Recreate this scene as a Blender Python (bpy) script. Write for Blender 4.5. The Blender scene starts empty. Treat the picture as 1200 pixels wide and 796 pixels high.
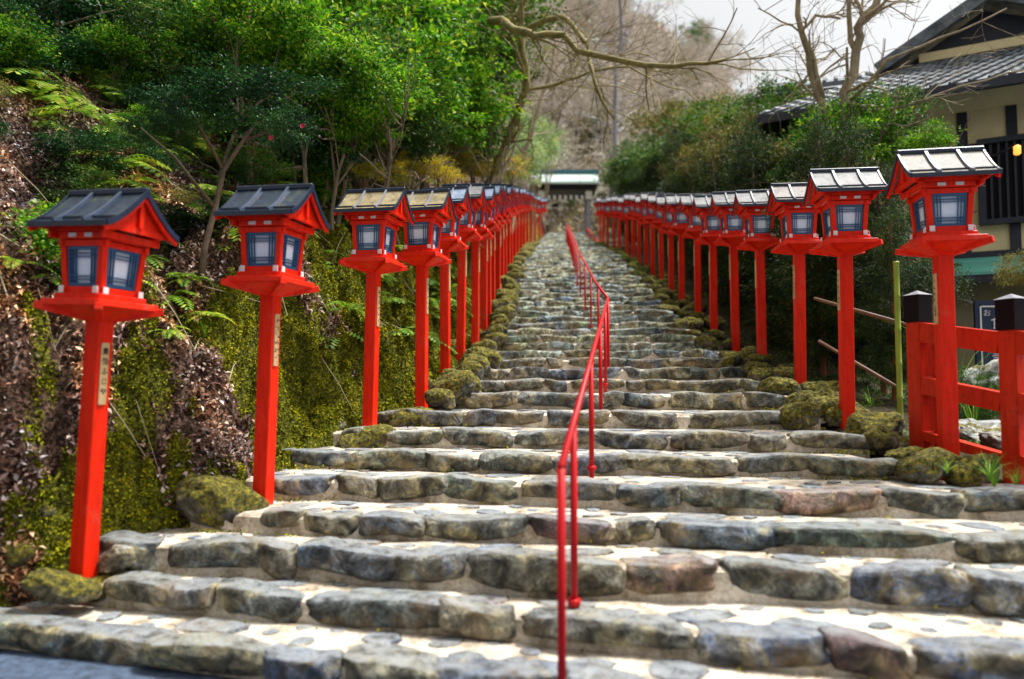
import bpy, bmesh, math, random
import numpy as np
from mathutils import Vector, Matrix
random.seed(7)
rng = np.random.default_rng(11)
S = bpy.context.scene
COL = S.collection
F = 830.0; PITCH = math.atan(42/F); EYE = 1.6

# ---------------------------------------------------------------- helpers
def W(px, py, d):
    """world point at forward distance d seen at photo pixel px,py (camera at (0,0,EYE))"""
    x = (px-600)/F; y = (398-py)/F
    c, s = math.cos(PITCH), math.sin(PITCH)
    dy = c - y*s; dz = s + y*c
    return Vector((x/dy*d, d, EYE+dz/dy*d))

def _h(ix, iy, iz):
    n = (ix*374761393 + iy*668265263 + iz*2147483647 + 1013) & 0xffffffff
    n = ((n ^ (n >> 13))*1274126177) & 0xffffffff
    n = n ^ (n >> 16)
    return (n & 0xffff)/65535.0
def vnoise(x, y, z=0.0):
    x = np.asarray(x, float); y = np.asarray(y, float); z = np.asarray(z, float)+np.zeros_like(x)
    ix = np.floor(x).astype(np.int64); iy = np.floor(y).astype(np.int64); iz = np.floor(z).astype(np.int64)
    fx, fy, fz = x-ix, y-iy, z-iz
    fx = fx*fx*(3-2*fx); fy = fy*fy*(3-2*fy); fz = fz*fz*(3-2*fz)
    r = 0
    for a in (0, 1):
        for b in (0, 1):
            for c in (0, 1):
                w = (fx if a else 1-fx)*(fy if b else 1-fy)*(fz if c else 1-fz)
                r = r + w*_h(ix+a, iy+b, iz+c)
    return r
def fbm(x, y, z=0.0, o=3):
    r = 0; a = .5; f = 1
    for i in range(o):
        r = r + a*vnoise(np.asarray(x)*f+i*17.3, np.asarray(y)*f+i*5.1, np.asarray(z)*f+i*9.7); a *= .5; f *= 2.03
    return r/(1-.5**o)

def link(name, me, mats, parent=None, smooth=False):
    o = bpy.data.objects.new(name, me); COL.objects.link(o)
    if not isinstance(mats, (list, tuple)): mats = [mats]
    if len(me.materials) == 0:
        for m in mats: me.materials.append(m)
    if smooth:
        me.polygons.foreach_set('use_smooth', [True]*len(me.polygons))
    if parent is not None: o.parent = parent
    return o
def empty(name, loc=(0,0,0), rz=0):
    o = bpy.data.objects.new(name, None); COL.objects.link(o)
    o.location = loc; o.rotation_euler = (0,0,rz); o.empty_display_size = .1
    return o
def tag(o, label=None, cat=None, group=None, kind=None):
    if label: o['label'] = label
    if cat: o['category'] = cat
    if group: o['group'] = group
    if kind: o['kind'] = kind
    return o

class MB:
    def __init__(s): s.v = []; s.f = []; s.m = []
    def add(s, vs, fs, mi=0):
        b = len(s.v); s.v += [tuple(v) for v in vs]; s.f += [tuple(i+b for i in f) for f in fs]; s.m += [mi]*len(fs); return s
    def box(s, lo, hi, mi=0, M=None):
        x0,y0,z0 = lo; x1,y1,z1 = hi
        vs = [(x0,y0,z0),(x1,y0,z0),(x1,y1,z0),(x0,y1,z0),(x0,y0,z1),(x1,y0,z1),(x1,y1,z1),(x0,y1,z1)]
        if M is not None: vs = [tuple(M @ Vector(v)) for v in vs]
        return s.add(vs, [(3,2,1,0),(4,5,6,7),(0,1,5,4),(1,2,6,5),(2,3,7,6),(3,0,4,7)], mi)
    def frus(s, z0, h0, z1, h1, cx=0, cy=0, mi=0):
        if not isinstance(h0, tuple): h0 = (h0,h0)
        if not isinstance(h1, tuple): h1 = (h1,h1)
        vs = [(cx+a*h0[0],cy+b*h0[1],z0) for a,b in ((-1,-1),(1,-1),(1,1),(-1,1))]+[(cx+a*h1[0],cy+b*h1[1],z1) for a,b in ((-1,-1),(1,-1),(1,1),(-1,1))]
        return s.add(vs, [(3,2,1,0),(4,5,6,7),(0,1,5,4),(1,2,6,5),(2,3,7,6),(3,0,4,7)], mi)
    def bar(s, a, b, w, h=None, mi=0, up=(0,0,1)):
        h = h or w
        a = Vector(a); b = Vector(b); d = (b-a).normalized(); u = Vector(up)
        if abs(d.dot(u)) > .98: u = Vector((0,1,0))
        r = d.cross(u).normalized(); u = r.cross(d)
        vs = []
        for p in (a, b):
            for i, j in ((-1,-1),(1,-1),(1,1),(-1,1)): vs.append(p+r*(i*w/2)+u*(j*h/2))
        return s.add(vs, [(0,1,2,3),(7,6,5,4),(0,4,5,1),(1,5,6,2),(2,6,7,3),(3,7,4,0)], mi)
    def tube(s, pts, rad, n=7, mi=0, caps=True):
        pts = [Vector(p) for p in pts]
        if not isinstance(rad, (list, tuple)): rad = [rad]*len(pts)
        b = len(s.v); prev = None
        for i, p in enumerate(pts):
            d = (pts[min(i+1,len(pts)-1)]-pts[max(i-1,0)]).normalized()
            if prev is None:
                r = d.cross(Vector((0,0,1)));
                if r.length < .1: r = d.cross(Vector((1,0,0)))
                r.normalize()
            else:
                r = prev - d*prev.dot(d); r.normalize()
            prev = r; u = r.cross(d)
            for k in range(n):
                a = 2*math.pi*k/n
                s.v.append(tuple(p+(r*math.cos(a)+u*math.sin(a))*rad[i]))
        for i in range(len(pts)-1):
            for k in range(n):
                k2 = (k+1) % n
                s.f.append((b+i*n+k, b+i*n+k2, b+(i+1)*n+k2, b+(i+1)*n+k)); s.m.append(mi)
        if caps:
            s.f.append(tuple(b+k for k in range(n))[::-1]); s.m.append(mi)
            s.f.append(tuple(b+(len(pts)-1)*n+k for k in range(n))); s.m.append(mi)
        return s
    def mesh(s, name):
        me = bpy.data.meshes.new(name); me.from_pydata(s.v, [], s.f)
        me.polygons.foreach_set('material_index', s.m); me.update(); return me
    def build(s, name, mats, parent=None, smooth=False, bevel=0):
        me = s.mesh(name)
        if bevel:
            bm = bmesh.new(); bm.from_mesh(me)
            bmesh.ops.bevel(bm, geom=bm.edges[:], offset=bevel, segments=2, affect='EDGES', clamp_overlap=True)
            bm.to_mesh(me); bm.free()
        return link(name, me, mats, parent, smooth)

def np_mesh(name, V, faces_n, idx, mat_idx=None):
    """fast mesh: V (n,3), every face has faces_n verts, idx flat"""
    me = bpy.data.meshes.new(name)
    V = np.ascontiguousarray(V, dtype=np.float32); idx = np.ascontiguousarray(idx, dtype=np.int32).ravel()
    nf = len(idx)//faces_n
    me.vertices.add(len(V)); me.vertices.foreach_set('co', V.ravel())
    me.loops.add(len(idx)); me.loops.foreach_set('vertex_index', idx)
    me.polygons.add(nf); me.polygons.foreach_set('loop_start', np.arange(0, nf*faces_n, faces_n, dtype=np.int32))
    try: me.polygons.foreach_set('loop_total', np.full(nf, faces_n, dtype=np.int32))
    except Exception: pass
    if mat_idx is not None: me.polygons.foreach_set('material_index', np.asarray(mat_idx, dtype=np.int32))
    me.update(calc_edges=True); me.validate(); return me

def leaf_cloud(P, L, Wd, up=.5, fold=.25, dirs=None, droop=0.0):
    """leaf shaped folded blades at P (n,3), L,Wd arrays: lengths, widths. returns V, idx(quads)"""
    n = len(P)
    if dirs is None:
        dirs = rng.normal(size=(n,3))
    dirs = dirs.copy(); dirs[:,2] -= droop
    dirs /= np.linalg.norm(dirs, axis=1)[:,None]+1e-9
    nr = rng.normal(size=(n,3)); nr[:,2] += up*3
    sd = np.cross(dirs, nr); sd /= np.linalg.norm(sd, axis=1)[:,None]+1e-9
    nn = np.cross(sd, dirs)
    L = np.broadcast_to(L, (n,))[:,None]; Wd = np.broadcast_to(Wd, (n,))[:,None]
    a = P; b = P+dirs*L*.45+sd*Wd*.5+nn*Wd*fold; c = P+dirs*L-nn*L*.12; d = P+dirs*L*.45-sd*Wd*.5+nn*Wd*fold
    m = P+dirs*L*.45
    V = np.stack([a,b,c,d,m], 1).reshape(-1,3)
    o = np.arange(n)[:,None]*5
    idx = np.concatenate([o+np.array([0,1,2,4]), o+np.array([0,4,2,3])], 1)
    return V, idx.ravel()

def grid_mesh(name, X, Y, Z):
    nr, nc = X.shape
    V = np.stack([X,Y,Z], -1).reshape(-1,3)
    i = np.arange(nr-1)[:,None]*nc+np.arange(nc-1)[None,:]
    idx = np.stack([i, i+1, i+nc+1, i+nc], -1)
    return np_mesh(name, V, 4, idx)

# ---------------------------------------------------------------- materials
def new_mat(name):
    m = bpy.data.materials.new(name); m.use_nodes = True
    nt = m.node_tree; b = nt.nodes['Principled BSDF']
    return m, nt, b
def N(nt, t, **kw):
    n = nt.nodes.new(t)
    for k, v in kw.items(): setattr(n, k, v)
    return n
def noise(nt, scale, detail=5, rough=.6, vec=None, dist=0):
    n = N(nt, 'ShaderNodeTexNoise'); n.inputs['Scale'].default_value = scale; n.inputs['Detail'].default_value = detail
    n.inputs['Roughness'].default_value = rough; n.inputs['Distortion'].default_value = dist
    if vec is not None: nt.links.new(vec, n.inputs['Vector'])
    return n
def ramp(nt, fac, stops, interp='LINEAR'):
    r = N(nt, 'ShaderNodeValToRGB'); e = r.color_ramp; e.interpolation = interp
    while len(e.elements) < len(stops): e.elements.new(.5)
    for el, (p, c) in zip(e.elements, stops):
        el.position = p; el.color = (*c, 1) if len(c) == 3 else c
    nt.links.new(fac, r.inputs[0]); return r
def mixc(nt, fac, a, b, mode='MIX'):
    m = N(nt, 'ShaderNodeMix', data_type='RGBA', blend_type=mode)
    for i, v in ((0, fac), (6, a), (7, b)):
        if hasattr(v, 'is_linked') or hasattr(v, 'node'): nt.links.new(v, m.inputs[i])
        elif isinstance(v, (int, float)): m.inputs[i].default_value = v
        else: m.inputs[i].default_value = (*v, 1)
    return m.outputs[2]
def math_(nt, op, a, b=0.0, clamp=False):
    m = N(nt, 'ShaderNodeMath', operation=op); m.use_clamp = clamp
    for i, v in enumerate((a, b)):
        if hasattr(v, 'node'): nt.links.new(v, m.inputs[i])
        else: m.inputs[i].default_value = v
    return m.outputs[0]
def pos(nt): return N(nt, 'ShaderNodeNewGeometry').outputs['Position']
def isl(nt):
    g = N(nt, 'ShaderNodeNewGeometry'); o = N(nt, 'ShaderNodeObjectInfo')
    return math_(nt, 'FRACT', math_(nt, 'ADD', g.outputs['Random Per Island'], o.outputs['Random']))
def bump(nt, b, h, strength=.5, dist=.02):
    n = N(nt, 'ShaderNodeBump'); n.inputs['Strength'].default_value = strength; n.inputs['Distance'].default_value = dist
    nt.links.new(h, n.inputs['Height']); nt.links.new(n.outputs[0], b.inputs['Normal'])

def mat_simple(name, c, rough=.6, var=.25, scale=6, bmp=.15, spec=.5, metal=0, stretch=None):
    m, nt, b = new_mat(name)
    tc = N(nt, 'ShaderNodeTexCoord').outputs['Object']
    if stretch:
        mp = N(nt, 'ShaderNodeMapping'); mp.inputs['Scale'].default_value = stretch
        nt.links.new(tc, mp.inputs['Vector']); tc = mp.outputs[0]
    n = noise(nt, scale, 8, .65, tc)
    r = ramp(nt, n.outputs[0], [(.3, tuple(x*(1-var) for x in c)), (.7, tuple(min(1, x*(1+var)) for x in c))])
    nt.links.new(r.outputs[0], b.inputs['Base Color'])
    b.inputs['Roughness'].default_value = rough; b.inputs['Specular IOR Level'].default_value = spec; b.inputs['Metallic'].default_value = metal
    if bmp: bump(nt, b, n.outputs[0], bmp, .01)
    return m

def mat_stone(name, stops, moss=0.0, ms=1.0):
    m, nt, b = new_mat(name)
    p = pos(nt); i = isl(nt)
    base = ramp(nt, i, [(a_, (c_[0]*.72, c_[1]*.78, c_[2]*.88)) for a_, c_ in stops], 'LINEAR').outputs[0]
    n1 = noise(nt, 7, 9, .68, p, .6); n2 = noise(nt, 34, 6, .7, p)
    cr = ramp(nt, n1.outputs[0], [(.36, (.06,.06,.057)), (.45, (.40,.40,.38)), (.54, (1.05,1.03,.97)), (.66, (2.6,2.55,2.4))]).outputs[0]
    c = mixc(nt, 1.0, base, cr, 'MULTIPLY')
    sp = ramp(nt, n2.outputs[0], [(.38, (.22,.21,.2)), (.5, (1,1,1)), (.68, (1.6,1.6,1.55))]).outputs[0]
    c = mixc(nt, .8, c, sp, 'MULTIPLY')
    wv = noise(nt, 2.2, 6, .7, p, 1.5)
    c = mixc(nt, ramp(nt, wv.outputs[0], [(.46,(0,0,0)),(.6,(.75,.75,.75))]).outputs[0], c, mixc(nt, 1.0, (.30,.25,.12), cr, 'MULTIPLY'))
    st = noise(nt, 3.1, 4, .6, p)
    sm = ramp(nt, st.outputs[0], [(.55, (0,0,0)), (.66, (1,1,1))]).outputs[0]
    c = mixc(nt, math_(nt, 'MULTIPLY', sm, .45), c, (.30,.19,.08))
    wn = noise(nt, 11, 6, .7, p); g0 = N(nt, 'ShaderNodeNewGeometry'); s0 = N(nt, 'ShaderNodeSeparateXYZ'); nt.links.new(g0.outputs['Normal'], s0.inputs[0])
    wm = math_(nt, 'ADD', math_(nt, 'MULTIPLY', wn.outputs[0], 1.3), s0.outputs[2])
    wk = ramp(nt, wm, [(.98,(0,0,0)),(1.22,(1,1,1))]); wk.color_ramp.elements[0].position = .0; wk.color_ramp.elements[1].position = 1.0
    sheen_wear = math_(nt, 'MULTIPLY', math_(nt, 'SUBTRACT', wm, 1.42, True), 3.2, True)
    c = mixc(nt, math_(nt, 'MULTIPLY', sheen_wear, .85 if moss < .3 else .1), c, mixc(nt, .3, (.52,.55,.56), base))  # upward faces coloured paler: painted sky sheen along with worn tops
    if moss > 0:
        mn = noise(nt, 5, 7, .7, p)
        g = N(nt, 'ShaderNodeNewGeometry'); sx = N(nt, 'ShaderNodeSeparateXYZ'); nt.links.new(g.outputs['Normal'], sx.inputs[0])
        mm = math_(nt, 'ADD', mn.outputs[0], math_(nt, 'MULTIPLY', sx.outputs[2], .22*ms))
        mk = ramp(nt, mm, [(.72-moss*.35, (0,0,0)), (.80-moss*.35, (1,1,1))]).outputs[0]
        mc = ramp(nt, noise(nt, 28, 5, .7, p).outputs[0], [(.36, (.012,.012,.002)), (.48, (.09,.08,.006)), (.6, (.26,.22,.012)), (.74, (.50,.40,.02))]).outputs[0]
        c = mixc(nt, mk, c, mc)
        rr = math_(nt, 'ADD', math_(nt, 'MULTIPLY', mk, .4), .5)
        nt.links.new(rr, b.inputs['Roughness'])
    else: b.inputs['Roughness'].default_value = .42
    nt.links.new(c, b.inputs['Base Color'])
    h = math_(nt, 'ADD', n1.outputs[0], math_(nt, 'MULTIPLY', n2.outputs[0], .35))
    bump(nt, b, h, 1.0, .07)
    return m

GREYS = [(0,(.10,.13,.14)),(.12,(.24,.25,.22)),(.24,(.17,.14,.08)),(.36,(.30,.30,.25)),(.46,(.09,.13,.17)),(.57,(.36,.31,.21)),(.68,(.14,.19,.15)),(.78,(.27,.23,.13)),(.88,(.15,.19,.27)),(.94,(.33,.32,.28)),(1,(.20,.18,.12))]
M = {}
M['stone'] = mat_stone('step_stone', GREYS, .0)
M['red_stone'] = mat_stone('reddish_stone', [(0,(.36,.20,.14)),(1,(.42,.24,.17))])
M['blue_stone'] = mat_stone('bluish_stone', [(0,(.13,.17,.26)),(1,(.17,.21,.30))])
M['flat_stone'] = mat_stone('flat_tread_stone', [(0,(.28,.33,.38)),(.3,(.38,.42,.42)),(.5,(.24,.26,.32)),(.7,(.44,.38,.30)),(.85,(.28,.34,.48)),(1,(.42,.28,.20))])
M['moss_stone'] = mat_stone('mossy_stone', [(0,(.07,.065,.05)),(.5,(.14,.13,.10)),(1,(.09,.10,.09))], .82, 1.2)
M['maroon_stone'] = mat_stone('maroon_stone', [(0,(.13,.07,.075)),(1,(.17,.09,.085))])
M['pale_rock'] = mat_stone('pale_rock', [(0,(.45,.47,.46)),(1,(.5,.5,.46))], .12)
def mat_mortar():
    m, nt, b = new_mat('mortar'); p = pos(nt)
    n = noise(nt, 5, 8, .65, p); n2 = noise(nt, 40, 5, .6, p)
    c = ramp(nt, n.outputs[0], [(.30,(.16,.13,.085)),(.40,(.36,.29,.20)),(.5,(.58,.50,.39)),(.62,(.70,.64,.54)),(.8,(.56,.55,.52))]).outputs[0]
    c = mixc(nt, .5, c, ramp(nt, n2.outputs[0], [(.35,(.5,.48,.45)),(.55,(1,1,1))]).outputs[0], 'MULTIPLY')
    nt.links.new(c, b.inputs['Base Color']); b.inputs['Roughness'].default_value = .75
    bump(nt, b, math_(nt,'ADD',n.outputs[0],math_(nt,'MULTIPLY',n2.outputs[0],.4)), .6, .02); return m
M['mortar'] = mat_mortar()
def mat_farmortar():
    m, nt, b = new_mat('weathered_tread'); p = pos(nt)
    n = noise(nt, 4, 8, .7, p)
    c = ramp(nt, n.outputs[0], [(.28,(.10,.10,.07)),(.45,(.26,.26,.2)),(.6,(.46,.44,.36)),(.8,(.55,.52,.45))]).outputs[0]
    nt.links.new(c, b.inputs['Base Color']); b.inputs['Roughness'].default_value = .7
    bump(nt, b, n.outputs[0], .7, .03); return m
M['fartread'] = mat_farmortar()
def mat_red(name, c, dirt=.35):
    m, nt, b = new_mat(name)
    tc = N(nt, 'ShaderNodeTexCoord').outputs['Object']
    mp = N(nt, 'ShaderNodeMapping'); mp.inputs['Scale'].default_value = (9,9,1.2); nt.links.new(tc, mp.inputs['Vector'])
    n = noise(nt, 2.5, 8, .7, mp.outputs[0]); n2 = noise(nt, 22, 6, .7, tc)
    oi = N(nt, 'ShaderNodeObjectInfo')
    c1 = ramp(nt, n.outputs[0], [(.3, tuple(x*.72 for x in c)), (.55, c), (.8, tuple(min(1,x*1.12+.006) for x in c))]).outputs[0]
    dk = ramp(nt, n2.outputs[0], [(.30, (.35,.3,.3)), (.42, (1,1,1))]).outputs[0]
    c1 = mixc(nt, dirt, c1, dk, 'MULTIPLY')
    fd = noise(nt, 3.3, 7, .75, p_ := pos(nt)); c1 = mixc(nt, ramp(nt, fd.outputs[0], [(.56,(0,0,0)),(.70,(.5,.5,.5))]).outputs[0], c1, (.62,.10,.06))
    ch = noise(nt, 38, 3, .6, p_); c1 = mixc(nt, ramp(nt, ch.outputs[0], [(.70,(0,0,0)),(.74,(.8,.8,.8))]).outputs[0], c1, (.12,.03,.02))
    nt.links.new(c1, b.inputs['Base Color']); b.inputs['Roughness'].default_value = .42; b.inputs['Specular IOR Level'].default_value = .2
    bump(nt, b, n.outputs[0], .12, .01); return m
M['red'] = mat_red('vermilion_paint', (.80,.020,.003), .35)
M['red_old'] = mat_red('weathered_vermilion_paint', (.60,.030,.008), .75)
M['rail_red'] = mat_red('handrail_red_paint', (.52,.006,.010), .2)
M['white'] = mat_simple('white_paint', (.75,.72,.70), .6, .1)
M['blue'] = mat_simple('blue_lattice_paint', (.012,.085,.19), .4, .25)
def mat_paper():
    m, nt, b = new_mat('paper_pane')
    b.inputs['Base Color'].default_value = (.74,.82,.95,1); b.inputs['Roughness'].default_value = .35
    return m
M['paper'] = mat_paper()
def mat_roof(name, a, bb, c, rough=.35, bias=0):
    m, nt, b = new_mat(name); p = pos(nt)
    n = noise(nt, 9, 8, .7, p); n2 = noise(nt, 45, 4, .7, p)
    col = ramp(nt, n.outputs[0], [(.34+bias, a), (.52+bias, bb), (.68+bias, c)]).outputs[0]
    col = mixc(nt, .5, col, ramp(nt, n2.outputs[0], [(.35,(.4,.4,.4)),(.55,(1,1,1))]).outputs[0], 'MULTIPLY')
    nt.links.new(col, b.inputs['Base Color']); b.inputs['Roughness'].default_value = rough
    bump(nt, b, n2.outputs[0], .25, .01); return m
M['roof_dark'] = mat_roof('dark_slate_roof', (.005,.012,.028), (.012,.028,.050), (.07,.08,.04), .3)
M['roof_ochre'] = mat_roof('ochre_weathered_roof', (.12,.09,.04), (.32,.25,.12), (.40,.34,.20), .6)
M['roof_blue'] = mat_roof('blue_grey_roof', (.10,.14,.24), (.22,.28,.40), (.38,.43,.5), .4)
M['roof_pale'] = mat_roof('pale_grey_roof', (.06,.058,.055), (.19,.187,.185), (.26,.257,.27), .6)
M['roof_pink'] = mat_roof('pinkish_pale_roof', (.09,.07,.06), (.22,.18,.16), (.27,.23,.21), .6)
M['roof_lichen'] = mat_roof('pale_roof_with_ochre_lichen', (.09,.08,.06), (.21,.20,.17), (.28,.17,.04), .6)
M['edge'] = mat_simple('dark_roof_trim', (.010,.020,.045), .35, .3)
M['batten'] = mat_simple('grey_roof_batten', (.22,.22,.24), .4, .3)
M['batten_dark'] = mat_simple('dark_roof_batten', (.06,.08,.13), .35, .3)
M['plaque'] = mat_simple('bare_wood_plaque', (.55,.38,.18), .6, .3, 14, stretch=(1,1,.3))
M['ink'] = mat_simple('ink', (.015,.012,.012), .6, .1)
M['bark'] = mat_simple('grey_brown_bark', (.16,.115,.075), .85, .5, 9, .6, stretch=(1,1,.3))
M['bark_red'] = mat_simple('red_brown_bark', (.20,.075,.035), .85, .5, 9, .6, stretch=(1,1,.25))
M['bark_pale'] = mat_simple('pale_mossy_bark', (.34,.27,.17), .85, .5, 7, .6, stretch=(1,1,.4))
M['bark_moss'] = mat_simple('moss_covered_bark', (.20,.16,.05), .85, .5, 7, .6)
M['twig_far'] = mat_simple('far_twigs', (.50,.45,.39), .9, .3, 1.5, 0)
M['black_wood'] = mat_simple('black_post_cap_paint', (.006,.003,.005), .6, .3, spec=.15)
M['cap_top'] = mat_simple('lead_cap_top', (.26,.25,.28), .4, .2)
M['cream'] = mat_simple('cream_plaster', (.90,.73,.40), .85, .12, 2, .05)
M['beam'] = mat_simple('dark_timber', (.022,.024,.035), .6, .4, 8, .3)
M['tile'] = mat_simple('grey_roof_tiles', (.13,.145,.16), .55, .75, 3, .4, .3)
M['teal'] = mat_simple('verdigris_copper', (.16,.55,.44), .5, .35, 3, .1, stretch=(.3,.3,6))
M['teal_pale'] = mat_roof('pale_verdigris_roof', (.42,.50,.46), (.55,.72,.66), (.66,.50,.42), .5)
M['bluecap'] = mat_simple('blue_green_ridge', (.05,.20,.27), .45, .3)
M['tan'] = mat_simple('tan_plaster', (.36,.30,.17), .85, .2, 2, .05)
M['sign_blue'] = mat_simple('navy_sign', (.008,.018,.06), .5, .15)
M['bamboo'] = mat_simple('green_bamboo', (.26,.34,.03), .4, .2, 4, .05)
M['pole_brown'] = mat_simple('brown_pole', (.13,.06,.03), .6, .35, 8, .1)
M['asphalt'] = mat_simple('asphalt', (.05,.075,.12), .7, .75, 14, 1)

def mat_leaf(name, stops, trans=.3, rough=.5, spec=.3):
    m, nt, b = new_mat(name)
    i = isl(nt); c = ramp(nt, i, stops).outputs[0]
    p = pos(nt); n = noise(nt, 1.1, 3, .6, p)
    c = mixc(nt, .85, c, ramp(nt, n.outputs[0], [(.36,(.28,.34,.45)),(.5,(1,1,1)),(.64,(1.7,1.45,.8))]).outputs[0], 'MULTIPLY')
    nt.links.new(c, b.inputs['Base Color']); b.inputs['Roughness'].default_value = rough; b.inputs['Specular IOR Level'].default_value = spec
    t = N(nt, 'ShaderNodeBsdfTranslucent'); nt.links.new(c, t.inputs[0])
    mx = N(nt, 'ShaderNodeMixShader'); mx.inputs[0].default_value = trans
    nt.links.new(b.outputs[0], mx.inputs[1]); nt.links.new(t.outputs[0], mx.inputs[2])
    out = nt.nodes['Material Output']; nt.links.new(mx.outputs[0], out.inputs[0]); return m
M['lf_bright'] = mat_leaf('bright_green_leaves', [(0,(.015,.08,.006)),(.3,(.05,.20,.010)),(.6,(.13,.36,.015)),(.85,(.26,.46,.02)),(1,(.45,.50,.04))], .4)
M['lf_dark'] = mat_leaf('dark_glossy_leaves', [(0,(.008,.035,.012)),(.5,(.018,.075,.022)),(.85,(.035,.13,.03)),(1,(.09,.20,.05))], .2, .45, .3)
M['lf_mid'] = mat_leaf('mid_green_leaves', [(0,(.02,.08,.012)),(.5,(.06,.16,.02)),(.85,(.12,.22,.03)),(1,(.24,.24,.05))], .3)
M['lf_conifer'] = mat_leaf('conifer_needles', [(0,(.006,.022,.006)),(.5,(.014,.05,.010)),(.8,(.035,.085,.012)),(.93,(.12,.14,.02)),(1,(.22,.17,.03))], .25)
M['lf_olive'] = mat_leaf('olive_brown_leaves', [(0,(.05,.06,.015)),(.4,(.12,.13,.03)),(.8,(.22,.22,.04)),(.95,(.32,.26,.05)),(1,(.42,.16,.04))], .3)
M['lf_pale'] = mat_leaf('pale_green_leaves', [(0,(.18,.30,.10)),(.5,(.32,.46,.18)),(1,(.45,.55,.28))], .35)
M['lf_yellow'] = mat_leaf('yellow_leaves', [(0,(.25,.30,.02)),(.5,(.45,.42,.03)),(.8,(.55,.42,.04)),(1,(.55,.22,.03))], .4)
M['fern'] = mat_leaf('fern_fronds', [(0,(.08,.22,.02)),(.5,(.20,.38,.03)),(.85,(.38,.48,.05)),(1,(.5,.42,.08))], .35)
M['grass'] = mat_leaf('grass_blades', [(0,(.05,.16,.01)),(.6,(.13,.30,.02)),(1,(.30,.42,.05))], .3)
M['moss_tuft'] = mat_leaf('moss_tufts', [(0,(.05,.07,.003)),(.3,(.17,.20,.006)),(.6,(.36,.37,.010)),(1,(.60,.54,.02))], .2, .8, .1)
def mat_moss():
    m, nt, b = new_mat('moss_cushions'); p = pos(nt)
    a = noise(nt, 5, 6, .7, p); i_ = isl(nt)
    f_ = math_(nt, 'ADD', math_(nt, 'MULTIPLY', a.outputs[0], .8), math_(nt, 'MULTIPLY', i_, .22))
    c = ramp(nt, f_, [(.34,(.02,.028,.003)),(.46,(.09,.10,.005)),(.56,(.25,.25,.008)),(.67,(.46,.42,.014)),(.8,(.55,.44,.02))]).outputs[0]
    nt.links.new(c, b.inputs['Base Color']); b.inputs['Roughness'].default_value = .9; b.inputs['Specular IOR Level'].default_value = .1
    return m
M['moss_fine'] = mat_moss()
M['litter'] = mat_leaf('dead_leaves', [(0,(.04,.016,.010)),(.3,(.16,.07,.045)),(.55,(.38,.20,.13)),(.75,(.60,.40,.31)),(.9,(.75,.60,.53)),(1,(.85,.78,.72))], .1, .6, .3)
M['far_litter'] = mat_leaf('far_brown_brush', [(0,(.20,.16,.11)),(.5,(.38,.33,.27)),(.8,(.52,.47,.40)),(1,(.34,.38,.16))], .1, .9, .1)
M['petal'] = mat_simple('red_petals', (.6,.01,.06), .5, .2)

def mat_ground(name, kind):
    m, nt, b = new_mat(name); p = pos(nt)
    a = noise(nt, 2.2, 8, .7, p, .4); f = noise(nt, 26, 6, .75, p); vo = N(nt, 'ShaderNodeTexVoronoi'); vo.inputs['Scale'].default_value = 30; nt.links.new(p, vo.inputs['Vector'])
    if kind == 'bank':
        soil = ramp(nt, f.outputs[0], [(.34,(.006,.004,.003)),(.47,(.04,.022,.012)),(.56,(.16,.09,.06)),(.66,(.34,.22,.17)),(.8,(.5,.38,.32))]).outputs[0]
        moss = ramp(nt, f.outputs[0], [(.34,(.010,.012,.002)),(.46,(.06,.065,.005)),(.6,(.20,.20,.010)),(.76,(.36,.34,.015))]).outputs[0]
        an = N(nt, 'ShaderNodeAttribute'); an.attribute_name = 'moss'
        mk = ramp(nt, math_(nt,'ADD',an.outputs['Fac'],math_(nt,'MULTIPLY',math_(nt,'SUBTRACT',f.outputs[0],.5),1.2)), [(.0,(0,0,0)),(.12,(1,1,1))]).outputs[0]
        c = mixc(nt, mk, soil, moss)
    elif kind == 'forest':
        c = ramp(nt, f.outputs[0], [(.3,(.012,.012,.006)),(.5,(.05,.04,.02)),(.7,(.14,.12,.05))]).outputs[0]
    else:
        c = ramp(nt, noise(nt, .35, 9, .75, p).outputs[0], [(.3,(.16,.15,.09)),(.45,(.38,.30,.26)),(.6,(.50,.43,.38)),(.75,(.30,.30,.20))]).outputs[0]
    nt.links.new(c, b.inputs['Base Color']); b.inputs['Roughness'].default_value = .9; b.inputs['Specular IOR Level'].default_value = .2
    if kind != 'far': bump(nt, b, math_(nt,'ADD',f.outputs[0],math_(nt,'MULTIPLY',vo.outputs[0],.4)), 1, .04)
    return m
M['bank'] = mat_ground('mossy_leafy_bank', 'bank'); M['forest'] = mat_ground('forest_floor', 'forest'); M['hill'] = mat_ground('far_hillside_ground', 'far')

# ---------------------------------------------------------------- camera, sky, sun
cam = bpy.data.cameras.new('camera'); co = bpy.data.objects.new('camera', cam); COL.objects.link(co)
co.location = (0,0,EYE); co.rotation_euler = (math.pi/2+PITCH, 0, 0)
cam.sensor_width = 36; cam.lens = F/1200*36; cam.clip_end = 3000; cam.clip_start = .05
cam.dof.use_dof = True; cam.dof.focus_distance = 7.6; cam.dof.aperture_fstop = .7
S.camera = co
SUN_EL, SUN_AZ = math.radians(66), math.radians(78)   # azimuth clockwise from +Y
w = bpy.data.worlds.new('World'); S.world = w; w.use_nodes = True
nt = w.node_tree; bg = nt.nodes['Background']
sky = N(nt, 'ShaderNodeTexSky'); sky.sky_type = 'NISHITA'; sky.sun_disc = False
sky.sun_elevation = SUN_EL; sky.sun_rotation = SUN_AZ; sky.air_density = 1.5; sky.dust_density = 6; sky.ozone_density = 1
hs = N(nt, 'ShaderNodeHueSaturation'); hs.inputs['Saturation'].default_value = .10; hs.inputs['Value'].default_value = 1.0
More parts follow.
